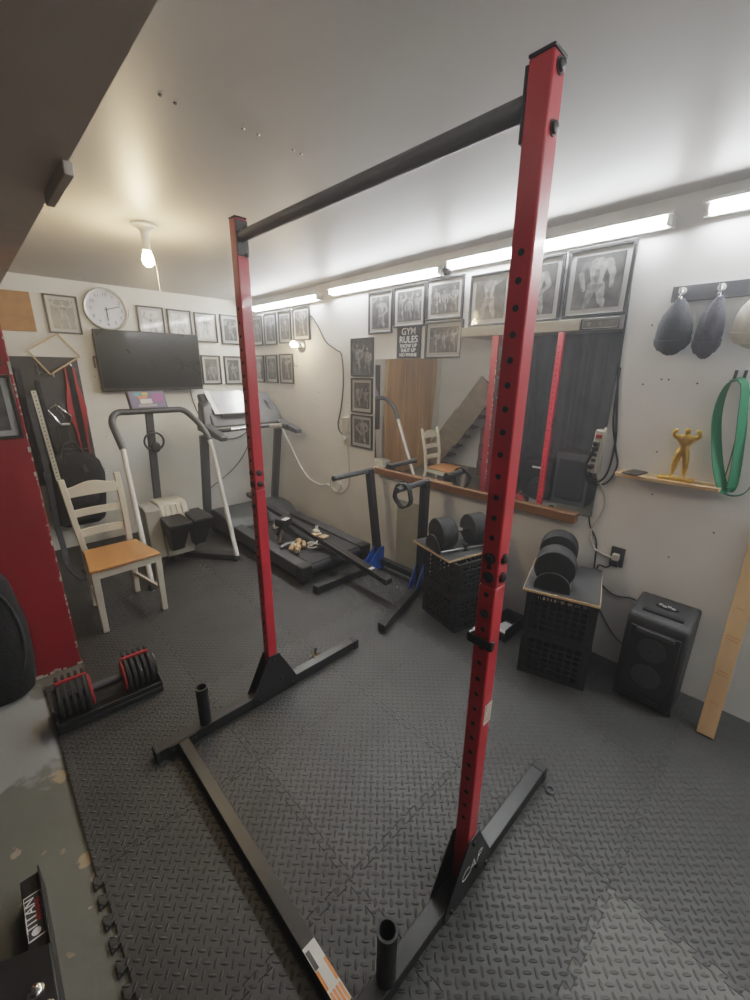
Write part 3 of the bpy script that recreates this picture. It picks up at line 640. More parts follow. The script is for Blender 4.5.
# slotted strip bar
t = thing('slotted_bar', 'pale slotted metal bar hanging at the left of the tool board', 'bar', (.5, YB-.06, .8))
a0, a1 = V((.427, 4.53, 1.436)), V((.448, 4.39, .68))
part('bar_strip', MB().bar(a0, a1, .034, .006, (0, 1, 0)), 'creamp', t, bevel=.001)
hm = MB()
for k in range(24):
    p = a0.lerp(a1, (k+.5)/24); hm.bar(p+V((-.004, -.0035, 0)), p+V((.004, -.0035, 0)), .011, .001, (0, 1, 0))
part('slot', hm, 'hole', t)
# D handle
t = thing('cable_attachment', 'chrome triangular cable grip hanging on the tool board beside the red belt', 'cable attachment', (.57, 4.55, 1.14))
part('handle_loop', MB().tube([(.494, 4.53, 1.274), (.559, 4.53, 1.318), (.65, 4.53, 1.215), (.63, 4.53, 1.145), (.566, 4.53, 1.147), (.52, 4.53, 1.23)], .0065, 8, True), 'chrome', t)
part('handle_grip', MB().tube([(.572, 4.53, 1.148), (.625, 4.53, 1.146)], .011, 12), 'white', t)
part('carabiner', MB().tube([(.555, 4.525, 1.34), (.56, 4.525, 1.26), (.60, 4.525, 1.20), (.575, 4.525, 1.29)], .004, 6, True), 'chrome', t)
t = thing('wire_rack', 'black wire rack with thin rods on the tool board above the black bag', 'rack', (.58, 4.55, .88))
part('rack_frame', MB().tube([(.535, 4.55, 1.15), (.54, 4.55, .925)], .004, 6).tube([(.605, 4.55, 1.10), (.615, 4.55, .92)], .004, 6).tube([(.47, 4.548, .93), (.74, 4.548, .915)], .004, 6), 'grey', t)
m = MB()
for k in range(12): m.tube([(.536, 4.555, 1.13-.018*k), (.61, 4.555, 1.12-.018*k)], .003, 6)
part('rack_rod', m, 'blk', t)
t = thing('peg_hook', 'double chrome hook on the tool board under the wooden frame', 'hook', (.52, 4.56, 1.6))
part('hook_wire', MB().tube([(.488, 4.575, 1.655), (.488, 4.52, 1.60), (.49, 4.51, 1.565)], .004, 6).tube([(.585, 4.575, 1.60), (.585, 4.52, 1.575), (.585, 4.51, 1.545)], .004, 6).tube([(.488, 4.54, 1.58), (.585, 4.54, 1.555)], .004, 6), 'chrome', t)
# hanging straps
def strap(lab, pts, w, key='fab'):
    P = spline([V(p) for p in pts], 6)
    return single('hanging_strap', lab, 'strap', MB().ribbon(P, (1, .35, 0), w, .006), key, group='black straps on the tool board')
strap('black strap hanging furthest left on the tool board beside the red partition', [(.352, 4.54, 1.62), (.35, 4.52, 1.3), (.348, 4.51, 1.0), (.342, 4.50, .64)], .045)
strap('long black strap hanging from the tool board down to the floor', [(.385, 4.50, 1.40), (.382, 4.46, 1.2), (.385, 4.41, .80), (.368, 4.39, .35), (.372, 4.35, .12), (.36, 4.22, .01), (.37, 4.0, .004), (.40, 3.75, .004)], .045, 'fabg')
strap('thin black strap hanging between the long strap and the slotted bar', [(.47, 4.55, 1.52), (.475, 4.54, 1.3), (.49, 4.53, 1.0), (.50, 4.535, .90)], .03)
single('black_chain', 'short black chain lying on the floor below the tool board', 'chain', MB().tube([(.43, 3.95, .008), (.45, 3.8, .008), (.44, 3.65, .008), (.46, 3.5, .008)], lambda s: .008+.005*abs(math.sin(s*20)), 8, sub=8), 'blk')
t = thing('black_gym_bag', 'black slouching bag hanging under the tool board behind the chair', 'bag', (.68, 4.5, .5))
rr = []
for z, wx, wy, ox in ((.25, .16, .05, -.03), (.28, .20, .08, -.02), (.42, .215, .085, -.01), (.58, .215, .08, .01), (.70, .215, .075, .02), (.80, .19, .06, .02), (.86, .15, .04, .01), (.885, .10, .015, 0)):
    rr.append([(.58+ox+wx*math.copysign(abs(math.cos(q))**.6, math.cos(q)), 4.49+wy*math.copysign(abs(math.sin(q))**.8, math.sin(q)), z+.014*math.sin(5*q+z*9)) for q in [2*math.pi*k/28 for k in range(28)]])
part('bag_body', MB().rings(rr), 'fab', t)
part('bag_strap', MB().tube([(.50, 4.47, .86), (.55, 4.53, .97), (.63, 4.54, .97), (.70, 4.48, .86)], .008, 8, sub=5), 'fabg', t)
part('bag_label', MB().obox((.66, 4.415, .76), (.03, .004, .07), Matrix.Rotation(rad(-12), 3, 'Y')), 'grey', t)
part('bag_pocket', MB().ell((.60, 4.425, .5), (.13, .035, .10)), 'fabg', t)

# ------------------------------------------------------------------ stair stepper
st = thing('stair_stepper', 'stair stepper with white side rails, black grips and cream housing', 'stepper', (1.11, 3.6, 0))
GL, GR = (.80, 3.60, 1.03), (1.472, 3.60, 1.035)
top = spline([V(GL), V((.785, 3.66, 1.14)), V((.787, 3.74, 1.225)), V((.84, 3.80, 1.283)), V((.95, 3.81, 1.288)), V((1.25, 3.81, 1.288)), V((1.35, 3.80, 1.28)), V((1.41, 3.74, 1.215)), V((1.455, 3.66, 1.12)), V(GR)], 5)
part('grip_bar', MB().tube(top, .025, 14), 'dgrey', st)
part('side_rail', MB().tube([(.756, 3.227, .02), (.757, 3.235, .06), (.795, 3.57, .95), GL], .019, 14, sub=3), 'white', st)
part('side_rail', MB().tube([(1.468, 3.275, .02), (1.472, 3.28, .06), (1.482, 3.52, .75), (1.482, 3.575, .95), GR], .019, 14, sub=3), 'white', st)
for p in ((.756, 3.227), (1.468, 3.275)): part('rubber_foot', MB().lathe((p[0], p[1], 0), (0, 0, 1), [(.032, 0), (.032, .03), (.026, .045)], 16), 'rub', st)
part('column', MB().bar((1.087, 3.84, 1.29), (1.075, 3.93, .42), .058, .04, (0, 1, 0)), 'dgrey', st, bevel=.004)
part('base_leg', MB().bar((1.47, 3.27, .03), (1.16, 3.66, .03), .05, .045), 'blk', st, bevel=.004); part('base_leg', MB().bar((.756, 3.227, .03), (1.0, 3.66, .03), .05, .045), 'blk', st, bevel=.004)
part('base_leg', MB().bar((1.08, 3.6, .03), (1.08, 4.0, .03), .07, .05), 'blk', st, bevel=.004)
prof = [(3.60, .055), (3.96, .055), (3.96, .47), (3.90, .515), (3.70, .525), (3.66, .50), (3.57, .30)]
hs = part('housing', MB().prism(prof, lambda u, v, w: (w, u, v), 1.003, 1.235), 'creamp', st, bevel=.012)
part('side_panel', MB().prism([(3.60, .07), (3.94, .07), (3.94, .46), (3.89, .50), (3.70, .51), (3.63, .49)], lambda u, v, w: (w, u, v), .885, 1.0), 'panelg', st, bevel=.006)
m = MB()
for k in range(4):
    x = 1.045+k*.045; m.hexa([(x, 3.650, .505), (x+.012, 3.650, .505), (x+.012, 3.662, .505), (x, 3.662, .505), (x, 3.562, .30), (x+.012, 3.562, .30), (x+.012, 3.575, .30), (x, 3.575, .30)])
part('rib', m, 'cream', hs)
for x0, x1, y, z in ((.975, 1.165, 3.37, .415), (1.175, 1.345, 3.385, .418)):
    part('pedal', MB().hexa([(x0, y, z-.03), (x1, y, z-.03), (x1-.01, y+.29, z-.02), (x0+.015, y+.29, z-.02), (x0, y, z), (x1, y, z), (x1-.01, y+.29, z+.01), (x0+.015, y+.29, z+.01)]), 'blkm', st, bevel=.006)
    xm = (x0+x1)/2
    part('pedal_arm', MB().hexa([(xm-.05, y+.14, .14), (xm+.05, y+.14, .14), (xm+.05, y+.24, .14), (xm-.05, y+.24, .14), (xm-.085, y+.02, z-.03), (xm+.085, y+.02, z-.03), (xm+.085, y+.27, z-.03), (xm-.085, y+.27, z-.03)]), 'blk', st, bevel=.006)
    part('pedal_arm', MB().bar((xm, y+.18, .2), (xm, y+.30, .09), .06, .05), 'blk', st)
Mc = Matrix.Rotation(rad(35), 3, 'X')
cs = part('console', MB().obox((1.088, 3.845, 1.368), (.285, .045, .165), Matrix.Rotation(rad(-28), 3, 'X')), 'dgrey', st, bevel=.008)
n_ = Matrix.Rotation(rad(-28), 3, 'X')
def cpatch(name, key, u0, u1, v0, v1):
    c_ = V((1.088, 3.845, 1.368)); pts = [c_ + n_ @ V((u, d, v)) for d in (-.0225, -.0245) for u, v in ((u0, v0), (u1, v0), (u1, v1), (u0, v1))]
    part(name, MB().hexa(pts), key, cs, smooth=0)
cpatch('display_panel', 'purple', -.13, .13, -.072, .072)
n0 = n_; 
def cpatch2(key, u0, u1, v0, v1):
    c_ = V((1.088, 3.845, 1.368)); pts = [c_ + n_ @ V((u, d, v)) for d in (-.0245, -.0255) for u, v in ((u0, v0), (u1, v0), (u1, v1), (u0, v1))]
    part('display_key', MB().hexa(pts), key, cs, smooth=0)
cpatch2('teal', -.09, -.045, .03, .062); cpatch2('yel', -.035, .01, .035, .062); cpatch2('orange', -.07, .0, .012, .028); cpatch2('pink', .04, .12, -.02, .05); cpatch2('plight', -.06, .03, -.035, .005); cpatch2('silver', -.08, .06, -.062, -.042)
t = thing('ring_handle', 'black ring with foam pad hanging on the stepper column', 'ring', (1.085, 3.8, .95))
part('ring', MB().torus((1.085, 3.805, 1.035), (0, 1, 0), .075, .009), 'blkm', t); part('foam_pad', MB().ell((1.09, 3.80, .985), (.04, .018, .045)), 'blkm', t)

# ------------------------------------------------------------------ treadmill
td = thing('treadmill', 'grey and black treadmill with silver console in the back corner', 'treadmill', (1.98, 3.3, 0))
x0, x1 = 1.62, 2.35
part('deck', MB().box(x0+.06, x1-.06, 2.53, 3.95, .06, .142), 'blkm', td, bevel=.004)
part('running_belt', MB().box(x0+.11, x1-.11, 2.51, 3.7, .135, .150), 'rub', td, bevel=.006)
for xa, xb in ((x0, x0+.10), (x1-.10, x1)):
    part('side_rail', MB().hexa([(xa, 2.56, .05), (xb, 2.56, .05), (xb, 4.05, .05), (xa, 4.05, .05), (xa, 2.56, .155), (xb, 2.56, .155), (xb, 4.05, .185), (xa, 4.05, .185)]), 'dgrey', td, bevel=.006)
    part('end_cap', MB().box(xa-.004, xb+.006, 2.475, 2.57, .025, .158), 'blkm', td, bevel=.012)
part('rear_roller', MB().cyl((x0+.1, 2.53, .10), (x1-.1, 2.53, .10), .045), 'rub', td)
part('motor_hood', MB().prism([(3.60, .15), (3.66, .21), (3.78, .255), (4.02, .26), (4.12, .20), (4.14, .07), (3.62, .07)], lambda u, v, w: (w, u, v), x0-.03, x1), 'dgrey', td, bevel=.012)
part('front_roller_frame', MB().box(x0-.01, x1+.0, 3.9, 4.16, .01, .07), 'blk', td, bevel=.006)
for x, lean in ((1.56, -.015), (2.335, .0)):
    part('upright', MB().bar((x, 4.09, .05), (x+lean, 3.90, 1.03), .075, .05, (0, 1, 0)), 'grey', td, bevel=.006)
    part('handle_arm', MB().hexa([(x-.035, 3.50, 1.02), (x+.035, 3.50, 1.02), (x+.04, 3.98, 1.07), (x-.04, 3.98, 1.07), (x-.035, 3.50, 1.065), (x+.035, 3.50, 1.065), (x+.04, 3.98, 1.17), (x-.04, 3.98, 1.17)]), 'dgrey', td, bevel=.01)
part('grip_bar', MB().tube([(1.56, 3.72, 1.085), (1.66, 3.62, 1.10), (1.95, 3.60, 1.11), (2.22, 3.62, 1.10), (2.335, 3.72, 1.085)], .017, 12, sub=6), 'dgrey', td)
part('pulse_grip', MB().tube([(1.68, 3.612, 1.103), (1.86, 3.60, 1.11)], .020, 14), 'chrome', td); part('pulse_grip', MB().tube([(2.05, 3.60, 1.11), (2.2, 3.612, 1.104)], .020, 14), 'chrome', td)
cn = part('console', MB().prism([(3.80, 1.10), (4.02, 1.12), (4.12, 1.38), (4.08, 1.405), (3.86, 1.20)], lambda u, v, w: (w, u, v), 1.60, 2.34), 'dgrey', td, bevel=.02)
def slope(s, t_): return V((1.655+.385*s, 3.862+.222*t_-.006, 1.204+.205*t_+.006))
pp = [slope(a, b_) for a, b_ in ((0, 0.02), (1, .02), (1, .99), (0, .99))]
nrm = V((0, -.68, .73))
part('console_face', MB().hexa(pp+[p+nrm*.012 for p in pp]), 'silverpanel', cn, bevel=.003)
part('face_band', MB().hexa([slope(a, b_)+nrm*d_ for d_ in (.0122, .014) for a, b_ in ((.0, .02), (.12, .02), (.12, .99), (.0, .99))]), 'wtxt', cn)
part('book_ledge', MB().bar((1.70, 3.835, 1.205), (2.02, 3.835, 1.205), .02, .03), 'blkm', cn, bevel=.004)
part('console_wing', MB().hexa([(1.52, 3.80, 1.10), (1.66, 3.84, 1.10), (1.66, 4.06, 1.13), (1.55, 4.02, 1.13), (1.56, 3.92, 1.30), (1.66, 3.93, 1.33), (1.66, 4.08, 1.36), (1.58, 4.06, 1.33)]), 'dgrey', td, bevel=.02)
part('console_wing', MB().hexa([(2.24, 3.84, 1.10), (2.38, 3.80, 1.10), (2.37, 4.02, 1.13), (2.24, 4.06, 1.13), (2.24, 3.93, 1.33), (2.34, 3.92, 1.28), (2.33, 4.06, 1.31), (2.24, 4.08, 1.36)]), 'dgrey', td, bevel=.02)

# ------------------------------------------------------------------ black beam lying over treadmill and loose gear
bmv = thing('steel_beam', 'long black steel beam lying diagonally over the treadmill deck', 'beam', (2.0, 2.9, .2))
b0, b1 = V((2.02, 4.05, .335)), V((1.955, 1.865, .165))
part('beam_tube', MB().bar(b0, b1, .062, .042), 'blk', bmv, bevel=.003)
part('end_cap', MB().bar(b1+(b0-b1).normalized()*.03, b1-(b0-b1).normalized()*.006, .066, .046), 'rub', bmv, bevel=.004)
p = b0.lerp(b1, .915); part('white_label', MB().bar(p+V((-.02, -.004, .0225)), p+V((.02, -.004, .0225)), .03, .001), 'wtxt', bmv)
p = b0.lerp(b1, .62)
single('tan_block', 'small tan wooden block lying on the black beam', 'block', MB().obox(p+V((.01, -.02, .030)), (.075, .055, .014), Matrix.Rotation(rad(10), 3, 'Z')), 'ply', bevel=.003)
t = thing('small_clamp', 'small white and tan clamp sitting on the black beam behind the tan block', 'clamp', (p.x, p.y+.1, p.z+.03))
part('clamp_body', MB().ell(p+V((.01, .09, .05)), (.025, .04, .016)), 'creamp', t); part('clamp_knob', MB().cyl(p+V((.02, .10, .05)), p+V((.03, .11, .09)), .012, .016), 'white', t); part('clamp_base', MB().obox(p+V((0, .07, .031)), (.07, .06, .012)), 'ply', t)
t = thing('black_phone_tripod', 'black bracket on splayed legs with a white label, standing on the treadmill', 'tripod', (1.86, 3.1, .15))
part('bracket_box', MB().obox((1.86, 3.10, .315), (.13, .10, .07), Matrix.Rotation(rad(20), 3, 'Z')), 'blkm', t, bevel=.008)
for dx, dy in ((-.10, -.08), (.11, -.10), (.0, .13)): part('leg', MB().bar((1.86, 3.10, .29), (1.86+dx, 3.10+dy, .155), .03, .02), 'blk', t, bevel=.003)
part('white_label', MB().obox((1.855, 3.055, .352), (.07, .05, .002), Matrix.Rotation(rad(20), 3, 'Z')), 'wtxt', t)
t = thing('coiled_adapter', 'small pale adapter lying on the treadmill behind the black bracket', 'adapter', (1.88, 3.4, .15))
part('adapter_body', MB().obox((1.93, 3.38, .172), (.06, .05, .04)), 'creamp', t, bevel=.006); part('adapter_lead', MB().torus((1.93, 3.38, .20), (0, .2, 1), .04, .005), 'cableb', t)
t = thing('hand_gripper', 'tan hand gripper with grey handle lying on the treadmill belt', 'gripper', (1.80, 2.80, .15))
part('tan_grip', MB().tube([(1.845, 2.88, .175), (1.84, 2.83, .215), (1.80, 2.79, .205), (1.775, 2.76, .175)], lambda s: (.022+.008*math.sin(s*9)), 10, sub=5), 'pine', t)
part('tan_grip', MB().tube([(1.775, 2.76, .172), (1.75, 2.74, .172)], .022, 10), 'pine', t)
part('tan_grip', MB().tube([(1.79, 2.79, .19), (1.755, 2.80, .205), (1.72, 2.785, .18)], .021, 10, sub=4), 'pine', t)
part('tan_grip', MB().tube([(1.86, 2.87, .18), (1.875, 2.82, .195), (1.85, 2.78, .175)], .018, 10, sub=4), 'pine', t)
part('grey_handle', MB().tube([(1.83, 2.86, .19), (1.76, 2.90, .185), (1.69, 2.89, .172)], .018, 10), 'grey', t)
part('black_tip', MB().tube([(1.75, 2.735, .172), (1.725, 2.70, .165)], .015, 10), 'blkm', t)
t = thing('cable_bundle', 'bundle of black and white cable lying on the treadmill beside the tan gripper', 'cable', (1.92, 2.72, .15))
part('white_lead', MB().tube([(1.90+.04*math.cos(k*1.1), 2.72+.045*math.sin(k*1.1), .163+.006*k) for k in range(12)], .006, 6, sub=4), 'cablew', t)
part('black_lead', MB().tube([(1.955+.05*math.cos(k*1.2+1), 2.70+.05*math.sin(k*1.2+1), .163+.005*k) for k in range(12)], .008, 6, sub=4), 'cableb', t)

# ------------------------------------------------------------------ dip station
dp = thing('dip_station', 'black dip station with two padded arms and blue corner gussets', 'dip station', (2.28, 2.1, 0))
def dip(base, topx, topy, tz, arm, foot, lab):
    part('upright', MB().bar((base[0], base[1], .02), (topx, topy, tz), .05, .06, (0, 1, 0)), 'blk', dp, bevel=.003)
    part('arm', MB().tube([(topx+.03, topy, tz-.01), (arm[0], arm[1], tz-.018)], .021, 16), 'dgrey', dp)
    part('arm_cap', MB().tube([(arm[0]+.002, arm[1], tz-.018), (arm[0]-.01, arm[1], tz-.018)], .022, 16), 'rub', dp)
    part('floor_foot', MB().bar((base[0]+.04, base[1]+.004, .032), (foot[0], foot[1], .032), .055, .06), 'blk', dp, bevel=.003)
    part('end_cap', MB().bar((foot[0]+.01, foot[1], .031), (foot[0]-.012, foot[1]-.002, .031), .06, .06), 'rub', dp, bevel=.003)
    d = (V((foot[0], foot[1], 0))-V((base[0], base[1], 0))).normalized()
    for s in (-1, 1):
        n2 = V((-d.y, d.x, 0))*s*.030; o = V((base[0], base[1], .0))+n2
        pts = [o+V((0, 0, .01))-d*.03, o+V((0, 0, .01))+d*.15, o+V((0, 0, .065))+d*.16, o+V((0, 0, .21))+d*.025, o+V((0, 0, .21))-d*.03]
        part('gusset', MB().prism([(i, 0) for i in range(5)], lambda u, v, w: pts[int(u)]+n2.normalized()*w, -.002, .002), 'blue', dp)
    pl = MB()
dip((2.285, 2.30), 2.30, 2.44, .845, (1.935, 2.45), (1.645, 2.325), 'l')
dip((2.29, 1.845), 2.30, 1.845, .868, (2.005, 1.845), (1.665, 1.635), 'r')
part('cross_tube', MB().bar((2.30, 2.29, .075), (2.31, 1.85, .075), .05, .05), 'blk', dp, bevel=.003)
t = single('ankle_strap', 'black loop strap hanging on the dip station arm nearer the mirror', 'strap', MB().ribbon([(2.06+.006*math.sin(k), 1.845+.075*math.cos(2*math.pi*k/24), .80+.085*math.sin(2*math.pi*k/24)-.0) for k in range(24)], (1, 0, 0), .035, .012, True), 'fab')
m = MB(); 
part('white_sticker', MB().box(2.3, 2.318, 1.8135, 1.8145, .30, .40), 'wtxt', dp)

# ------------------------------------------------------------------ crates, boards, dumbbells
def crate(label, loc, rz, z, h=.243, w=.345, d=.345):
    t = thing('milk_crate', label, 'crate', (loc[0], loc[1], z), rz, 'black stacked crates', world=False)
    m = MB(); th = .009
    for ax in (0, 1):
        for s in (-1, 1):
            half = (d if ax == 0 else w)/2; o = s*((w if ax == 0 else d)/2-th/2)
            def bx(a0, a1, z0, z1, e=0.):
                if ax == 0: m.box(o-th/2-e, o+th/2+e, a0, a1, z0, z1)
                else: m.box(a0, a1, o-th/2-e, o+th/2+e, z0, z1)
            bx(-half, half, 0, .03); bx(-half, half, h-.028, h, .003); bx(-half, -half+.03, .03, h-.028); bx(half-.03, half, .03, h-.028)
            n = 9
            for k in range(1, n): a = -half+2*half*k/n; bx(a-.005, a+.005, .03, h-.028)
            for k in range(1, 6): zz = .03+(h-.058)*k/6; bx(-half+.03, half-.03, zz-.005, zz+.005, .002)
    part('crate_wall', m, 'blkm', t, smooth=0)
    part('crate_base', MB().box(-w/2+.01, w/2-.01, -d/2+.01, d/2-.01, .002, .012), 'blkm', t)
    m = MB()
    inn = .02
    m.box(-w/2+inn, w/2-inn, -d/2+inn, d/2-inn, .012, h*.8)
    return t
C1, R1 = (2.194, 1.425), rad(-14); C2, R2 = (2.185, .735), rad(17)
crate('lower black crate of the stack beside the dip station', C1, R1, 0); crate('upper black crate of the stack beside the dip station', C1, R1, .2435)
crate('lower black crate of the stack beside the black speaker', C2, R2, 0, .262); crate('upper black crate of the stack beside the black speaker', C2, R2, .2625, .262)
def board(label, c, rz, w, d, zb, offy=0.):
    t = thing('crate_top_board', label, 'board', (c[0], c[1], zb), rz, 'boards on crates', world=False)
    part('board_core', MB().box(-w/2, w/2, -d/2+offy, d/2+offy, 0, .014), 'ply', t, bevel=.001)
    part('board_top', MB().box(-w/2+.004, w/2-.004, -d/2+.004+offy, d/2-.004+offy, .014, .017), 'plygrey', t)
board('grey topped plywood board on the crates beside the dip station', (2.21, 1.496), R1, .41, .385, .487); board('grey topped plywood board on the crates beside the speaker', (2.19, .745), R2, .44, .365, .525)
def dumbbell(label, labc, c, rz, zb, r=.1):
    t = thing('round_dumbbell', label, 'dumbbell', (c[0], c[1], zb), rz, 'black round adjustable dumbbells', world=False)
    zc_ = r+.013
    for s in (-1, 1):
        part('weight_drum', MB().lathe((s*.065, 0, zc_), (s, 0, 0), [(r*.55, 0), (r*.97, .002), (r, .006), (r, .112), (r*.96, .117), (.03, .118)], 44), 'rub', t)
        m = MB()
        for k in range(4): m.lathe((s*(.085+.026*k)-.0008, 0, zc_), (1, 0, 0), [(r+.0006, 0), (r+.0006, .0016)], 44)
        part('plate_seam', m, 'hole', t)
    part('handle', MB().cyl((-.07, 0, zc_), (.07, 0, zc_), .0165, seg=20), 'chrome', t)
    cr_ = thing('dumbbell_cradle', labc, 'cradle', (c[0], c[1], zb), rz, 'dumbbell cradles', world=False)
    part('base_plate', MB().box(-.20, .20, -.07, .07, 0, .011), 'blkm', cr_, bevel=.003)
    for s in (-1, 1):
        poly = [(-.088, .0)]+[(.088*math.cos(a)*-1, .02+.085*math.sin(a)) for a in [math.pi*k/16 for k in range(17)]]+[(.088, 0)]
        part('end_plate', MB().prism(poly, lambda u, v, w: (w, u, v), *sorted((s*.190, s*.204))), 'blkm', cr_, bevel=.004)
    part('chrome_rail', MB().cyl((-.19, -.082, .016), (.19, -.082, .016), .010), 'chrome', cr_); part('rail_clip', MB().box(-.012, .012, -.095, -.07, 0, .05), 'blkm', cr_, bevel=.003)
dumbbell('black drum dumbbell with chrome handle on the crates beside the dip station', 'black cradle under the dumbbell beside the dip station', (2.205, 1.46), rad(-22), .5045)
dumbbell('black drum dumbbell on the crates beside the speaker', 'black cradle under the dumbbell beside the speaker', (2.185, .80), rad(19), .5425)

# tray with papers on the floor
t = thing('paper_tray', 'open black tray with white paper on the floor between the crate stacks', 'tray', (2.26, 1.06, 0), rad(0))
part('tray_body', MB().box(2.14, 2.38, 1.02, 1.15, 0, .008).box(2.14, 2.38, 1.02, 1.026, .008, .09).box(2.14, 2.38, 1.144, 1.15, .008, .09).box(2.374, 2.38, 1.026, 1.144, .008, .09).box(2.14, 2.146, 1.026, 1.144, .008, .05), 'blkm', t, bevel=.001)
part('paper_sheet', MB().obox((2.25, 1.085, .03), (.18, .09, .004), Matrix.Rotation(rad(12), 3, 'Y')), 'wtxt', t)

# ------------------------------------------------------------------ speaker
sp = thing('party_speaker', 'black box loudspeaker with two round drivers standing against the right wall', 'speaker', (2.3, .285, 0), 0)
prof = [(2.19, .01), (2.175, .06), (2.172, .455), (2.19, .49), (2.24, .508), (2.40, .525), (2.425, .50), (2.435, .30), (2.43, .01)]
part('cabinet', MB().prism(prof, lambda u, v, w: (u, w, v), .158, .416), 'blkm', sp, bevel=.014, seg=3)
part('front_grille', MB().box(2.167, 2.177, .182, .392, .085, .44), 'rub', sp, bevel=.004)
for z, r in ((.335, .060), (.185, .064)):
    part('driver', MB().lathe((2.1675, .287, z), (-1, 0, 0), [(r, 0), (r, .003), (r*.85, .004), (r*.3, .0008), (r*.28, .003), (.004, .005)], 32), 'dgrey', sp)
part('badge', MB().box(2.164, 2.1715, .205, .365, .412, .434), 'grey', sp, bevel=.003)
part('port_slot', MB().box(2.170, 2.177, .205, .365, .03, .062), 'hole', sp, bevel=.004)
part('handle_slot', MB().box(2.225, 2.255, .20, .37, .500, .513), 'hole', sp, bevel=.004)
cp = part('control_panel', MB().prism([(.05*math.cos(a), .022*math.sin(a)) for a in [2*math.pi*k/24 for k in range(24)]], lambda u, v, w: (2.31+v, .285+u, w), .512, .5205), 'hole', sp)
m = MB()
for k in range(4): m.torus((2.305+.01*(k % 2), .258+.018*k, .521), (0, 0, 1), .007, .0012, 12, 6)
part('control_mark', m, 'wtxt', cp)
for y in (.175, .395): part('corner_foot', MB().box(2.20, 2.24, y-.02, y+.02, 0, .02), 'rub', sp)
# ------------------------------------------------------------------ plank
t = thing('pine_plank', 'pale pine board leaning on the right wall beside the speaker', 'plank', (2.2, .01, 0))
pa, pb = V((2.205, .014, .004)), V((2.440, .036, .98))
part('plank_board', MB().bar(pa, pb, .066, .036, (1, 0, .25)), 'pine', t, bevel=.002)
m = MB(); d = (pb-pa).normalized(); nn = V((-.97, 0, .24)).normalized()
random.seed(3)
for s, w_ in ((.16, .04), (.30, .05), (.315, .04), (.47, .045), (.485, .05), (.62, .03)):
    c_ = pa.lerp(pb, s); m.bar(c_+nn*.0182+V((0, -w_/2, 0)), c_+nn*.0182+V((0, w_/2, .006)), .004, .0006, nn)
part('pencil_mark', m, 'cork', t)

# ------------------------------------------------------------------ shelf, statue, phone
single('wall_shelf', 'pale wooden wall shelf carrying the gold statue', 'shelf', MB().prism([(2.352, .62), (2.37, .645), (2.464, .655), (2.464, .20), (2.36, .215)], lambda u, v, w: (u, v, w), 1.118, 1.136), 'pine', bevel=.002)
t = thing('smartphone', 'dark grey phone lying at the end of the wall shelf', 'phone', (2.405, .565, 1.136), rad(78), world=False)
part('phone_body', MB().box(-.036, .036, -.06, .06, 0, .009), 'dgrey', t, bevel=.003); part('phone_screen', MB().box(-.033, .033, -.057, .057, .009, .0095), 'screen', t)
sx, sy, sz = 2.41, .385, 1.136
st_ = thing('gold_statue', 'gold trophy statue of a flexing bodybuilder on the wall shelf', 'statue', (sx, sy, sz))
part('plinth', MB().box(sx-.035, sx+.035, sy-.068, sy+.075, sz, sz+.014), 'gold', st_, bevel=.002)
def statue():
    H = .245; f = lambda a, z, d=0: V((sx+d*H-.0, sy-a*H, sz+.014+z*H))    # a: to the right as seen, z up, d depth
    J = [('pel', f(0, .50), .085, .07), ('waist', f(.005, .60), .078, .06), ('chest', f(.01, .72), .12, .08), ('neck', f(.012, .84), .038, .038), ('head', f(.012, .90, -.01), .056, .058), ('crown', f(.012, .965), .046, .05),
         ('rs', f(-.115, .775), .055, .055), ('re', f(-.19, .80, -.02), .058, .058), ('rh', f(-.20, .895, -.04), .046, .046), ('rf', f(-.135, .925, -.05), .045, .045),
         ('ls', f(.125, .775), .055, .055), ('le', f(.20, .79, -.01), .058, .058), ('lh', f(.215, .89, -.02), .048, .048), ('lf', f(.145, .945, -.03), .042, .042),
         ('rhip', f(-.055, .46), .085, .08), ('rk', f(-.085, .27, -.02), .058, .056), ('rc', f(-.088, .18, .01), .058, .055), ('ra', f(-.10, .035), .022, .022), ('rt', f(-.12, .012, -.06), .022, .016),
         ('lhip', f(.055, .46), .085, .08), ('lk', f(.085, .27, -.02), .058, .056), ('lc', f(.09, .18, .01), .058, .055), ('la', f(.10, .035), .022, .022), ('lt', f(.125, .012, -.05), .022, .016)]
    E = [('pel', 'waist'), ('waist', 'chest'), ('chest', 'neck'), ('neck', 'head'), ('head', 'crown'), ('chest', 'rs'), ('rs', 're'), ('re', 'rh'), ('rh', 'rf'), ('chest', 'ls'), ('ls', 'le'), ('le', 'lh'), ('lh', 'lf'),
         ('pel', 'rhip'), ('rhip', 'rk'), ('rk', 'rc'), ('rc', 'ra'), ('ra', 'rt'), ('pel', 'lhip'), ('lhip', 'lk'), ('lk', 'lc'), ('lc', 'la'), ('la', 'lt')]
    idx = {j[0]: i for i, j in enumerate(J)}; inv = ROOT[st_.name]
    me = bpy.data.meshes.new('figure'); me.from_pydata([tuple(inv @ j[1]) for j in J], [(idx[a], idx[b]) for a, b in E], []); me.update()
    o = bpy.data.objects.new('figure', me); COL.objects.link(o); o.parent = st_; me.materials.append(K['gold'])
    sk = o.modifiers.new('skin', 'SKIN'); sk.use_smooth_shade = True
    lay = me.skin_vertices[0] if me.skin_vertices else None
    if lay is None:
        b = bmesh.new(); b.from_mesh(me); b.verts.layers.skin.verify(); b.to_mesh(me); b.free(); lay = me.skin_vertices[0]
    for i, j in enumerate(J): lay.data[i].radius = (j[2]*H, j[3]*H); lay.data[i].use_root = (i == 0)
    sb = o.modifiers.new('sub', 'SUBSURF'); sb.levels = 2; sb.render_levels = 2
statue()

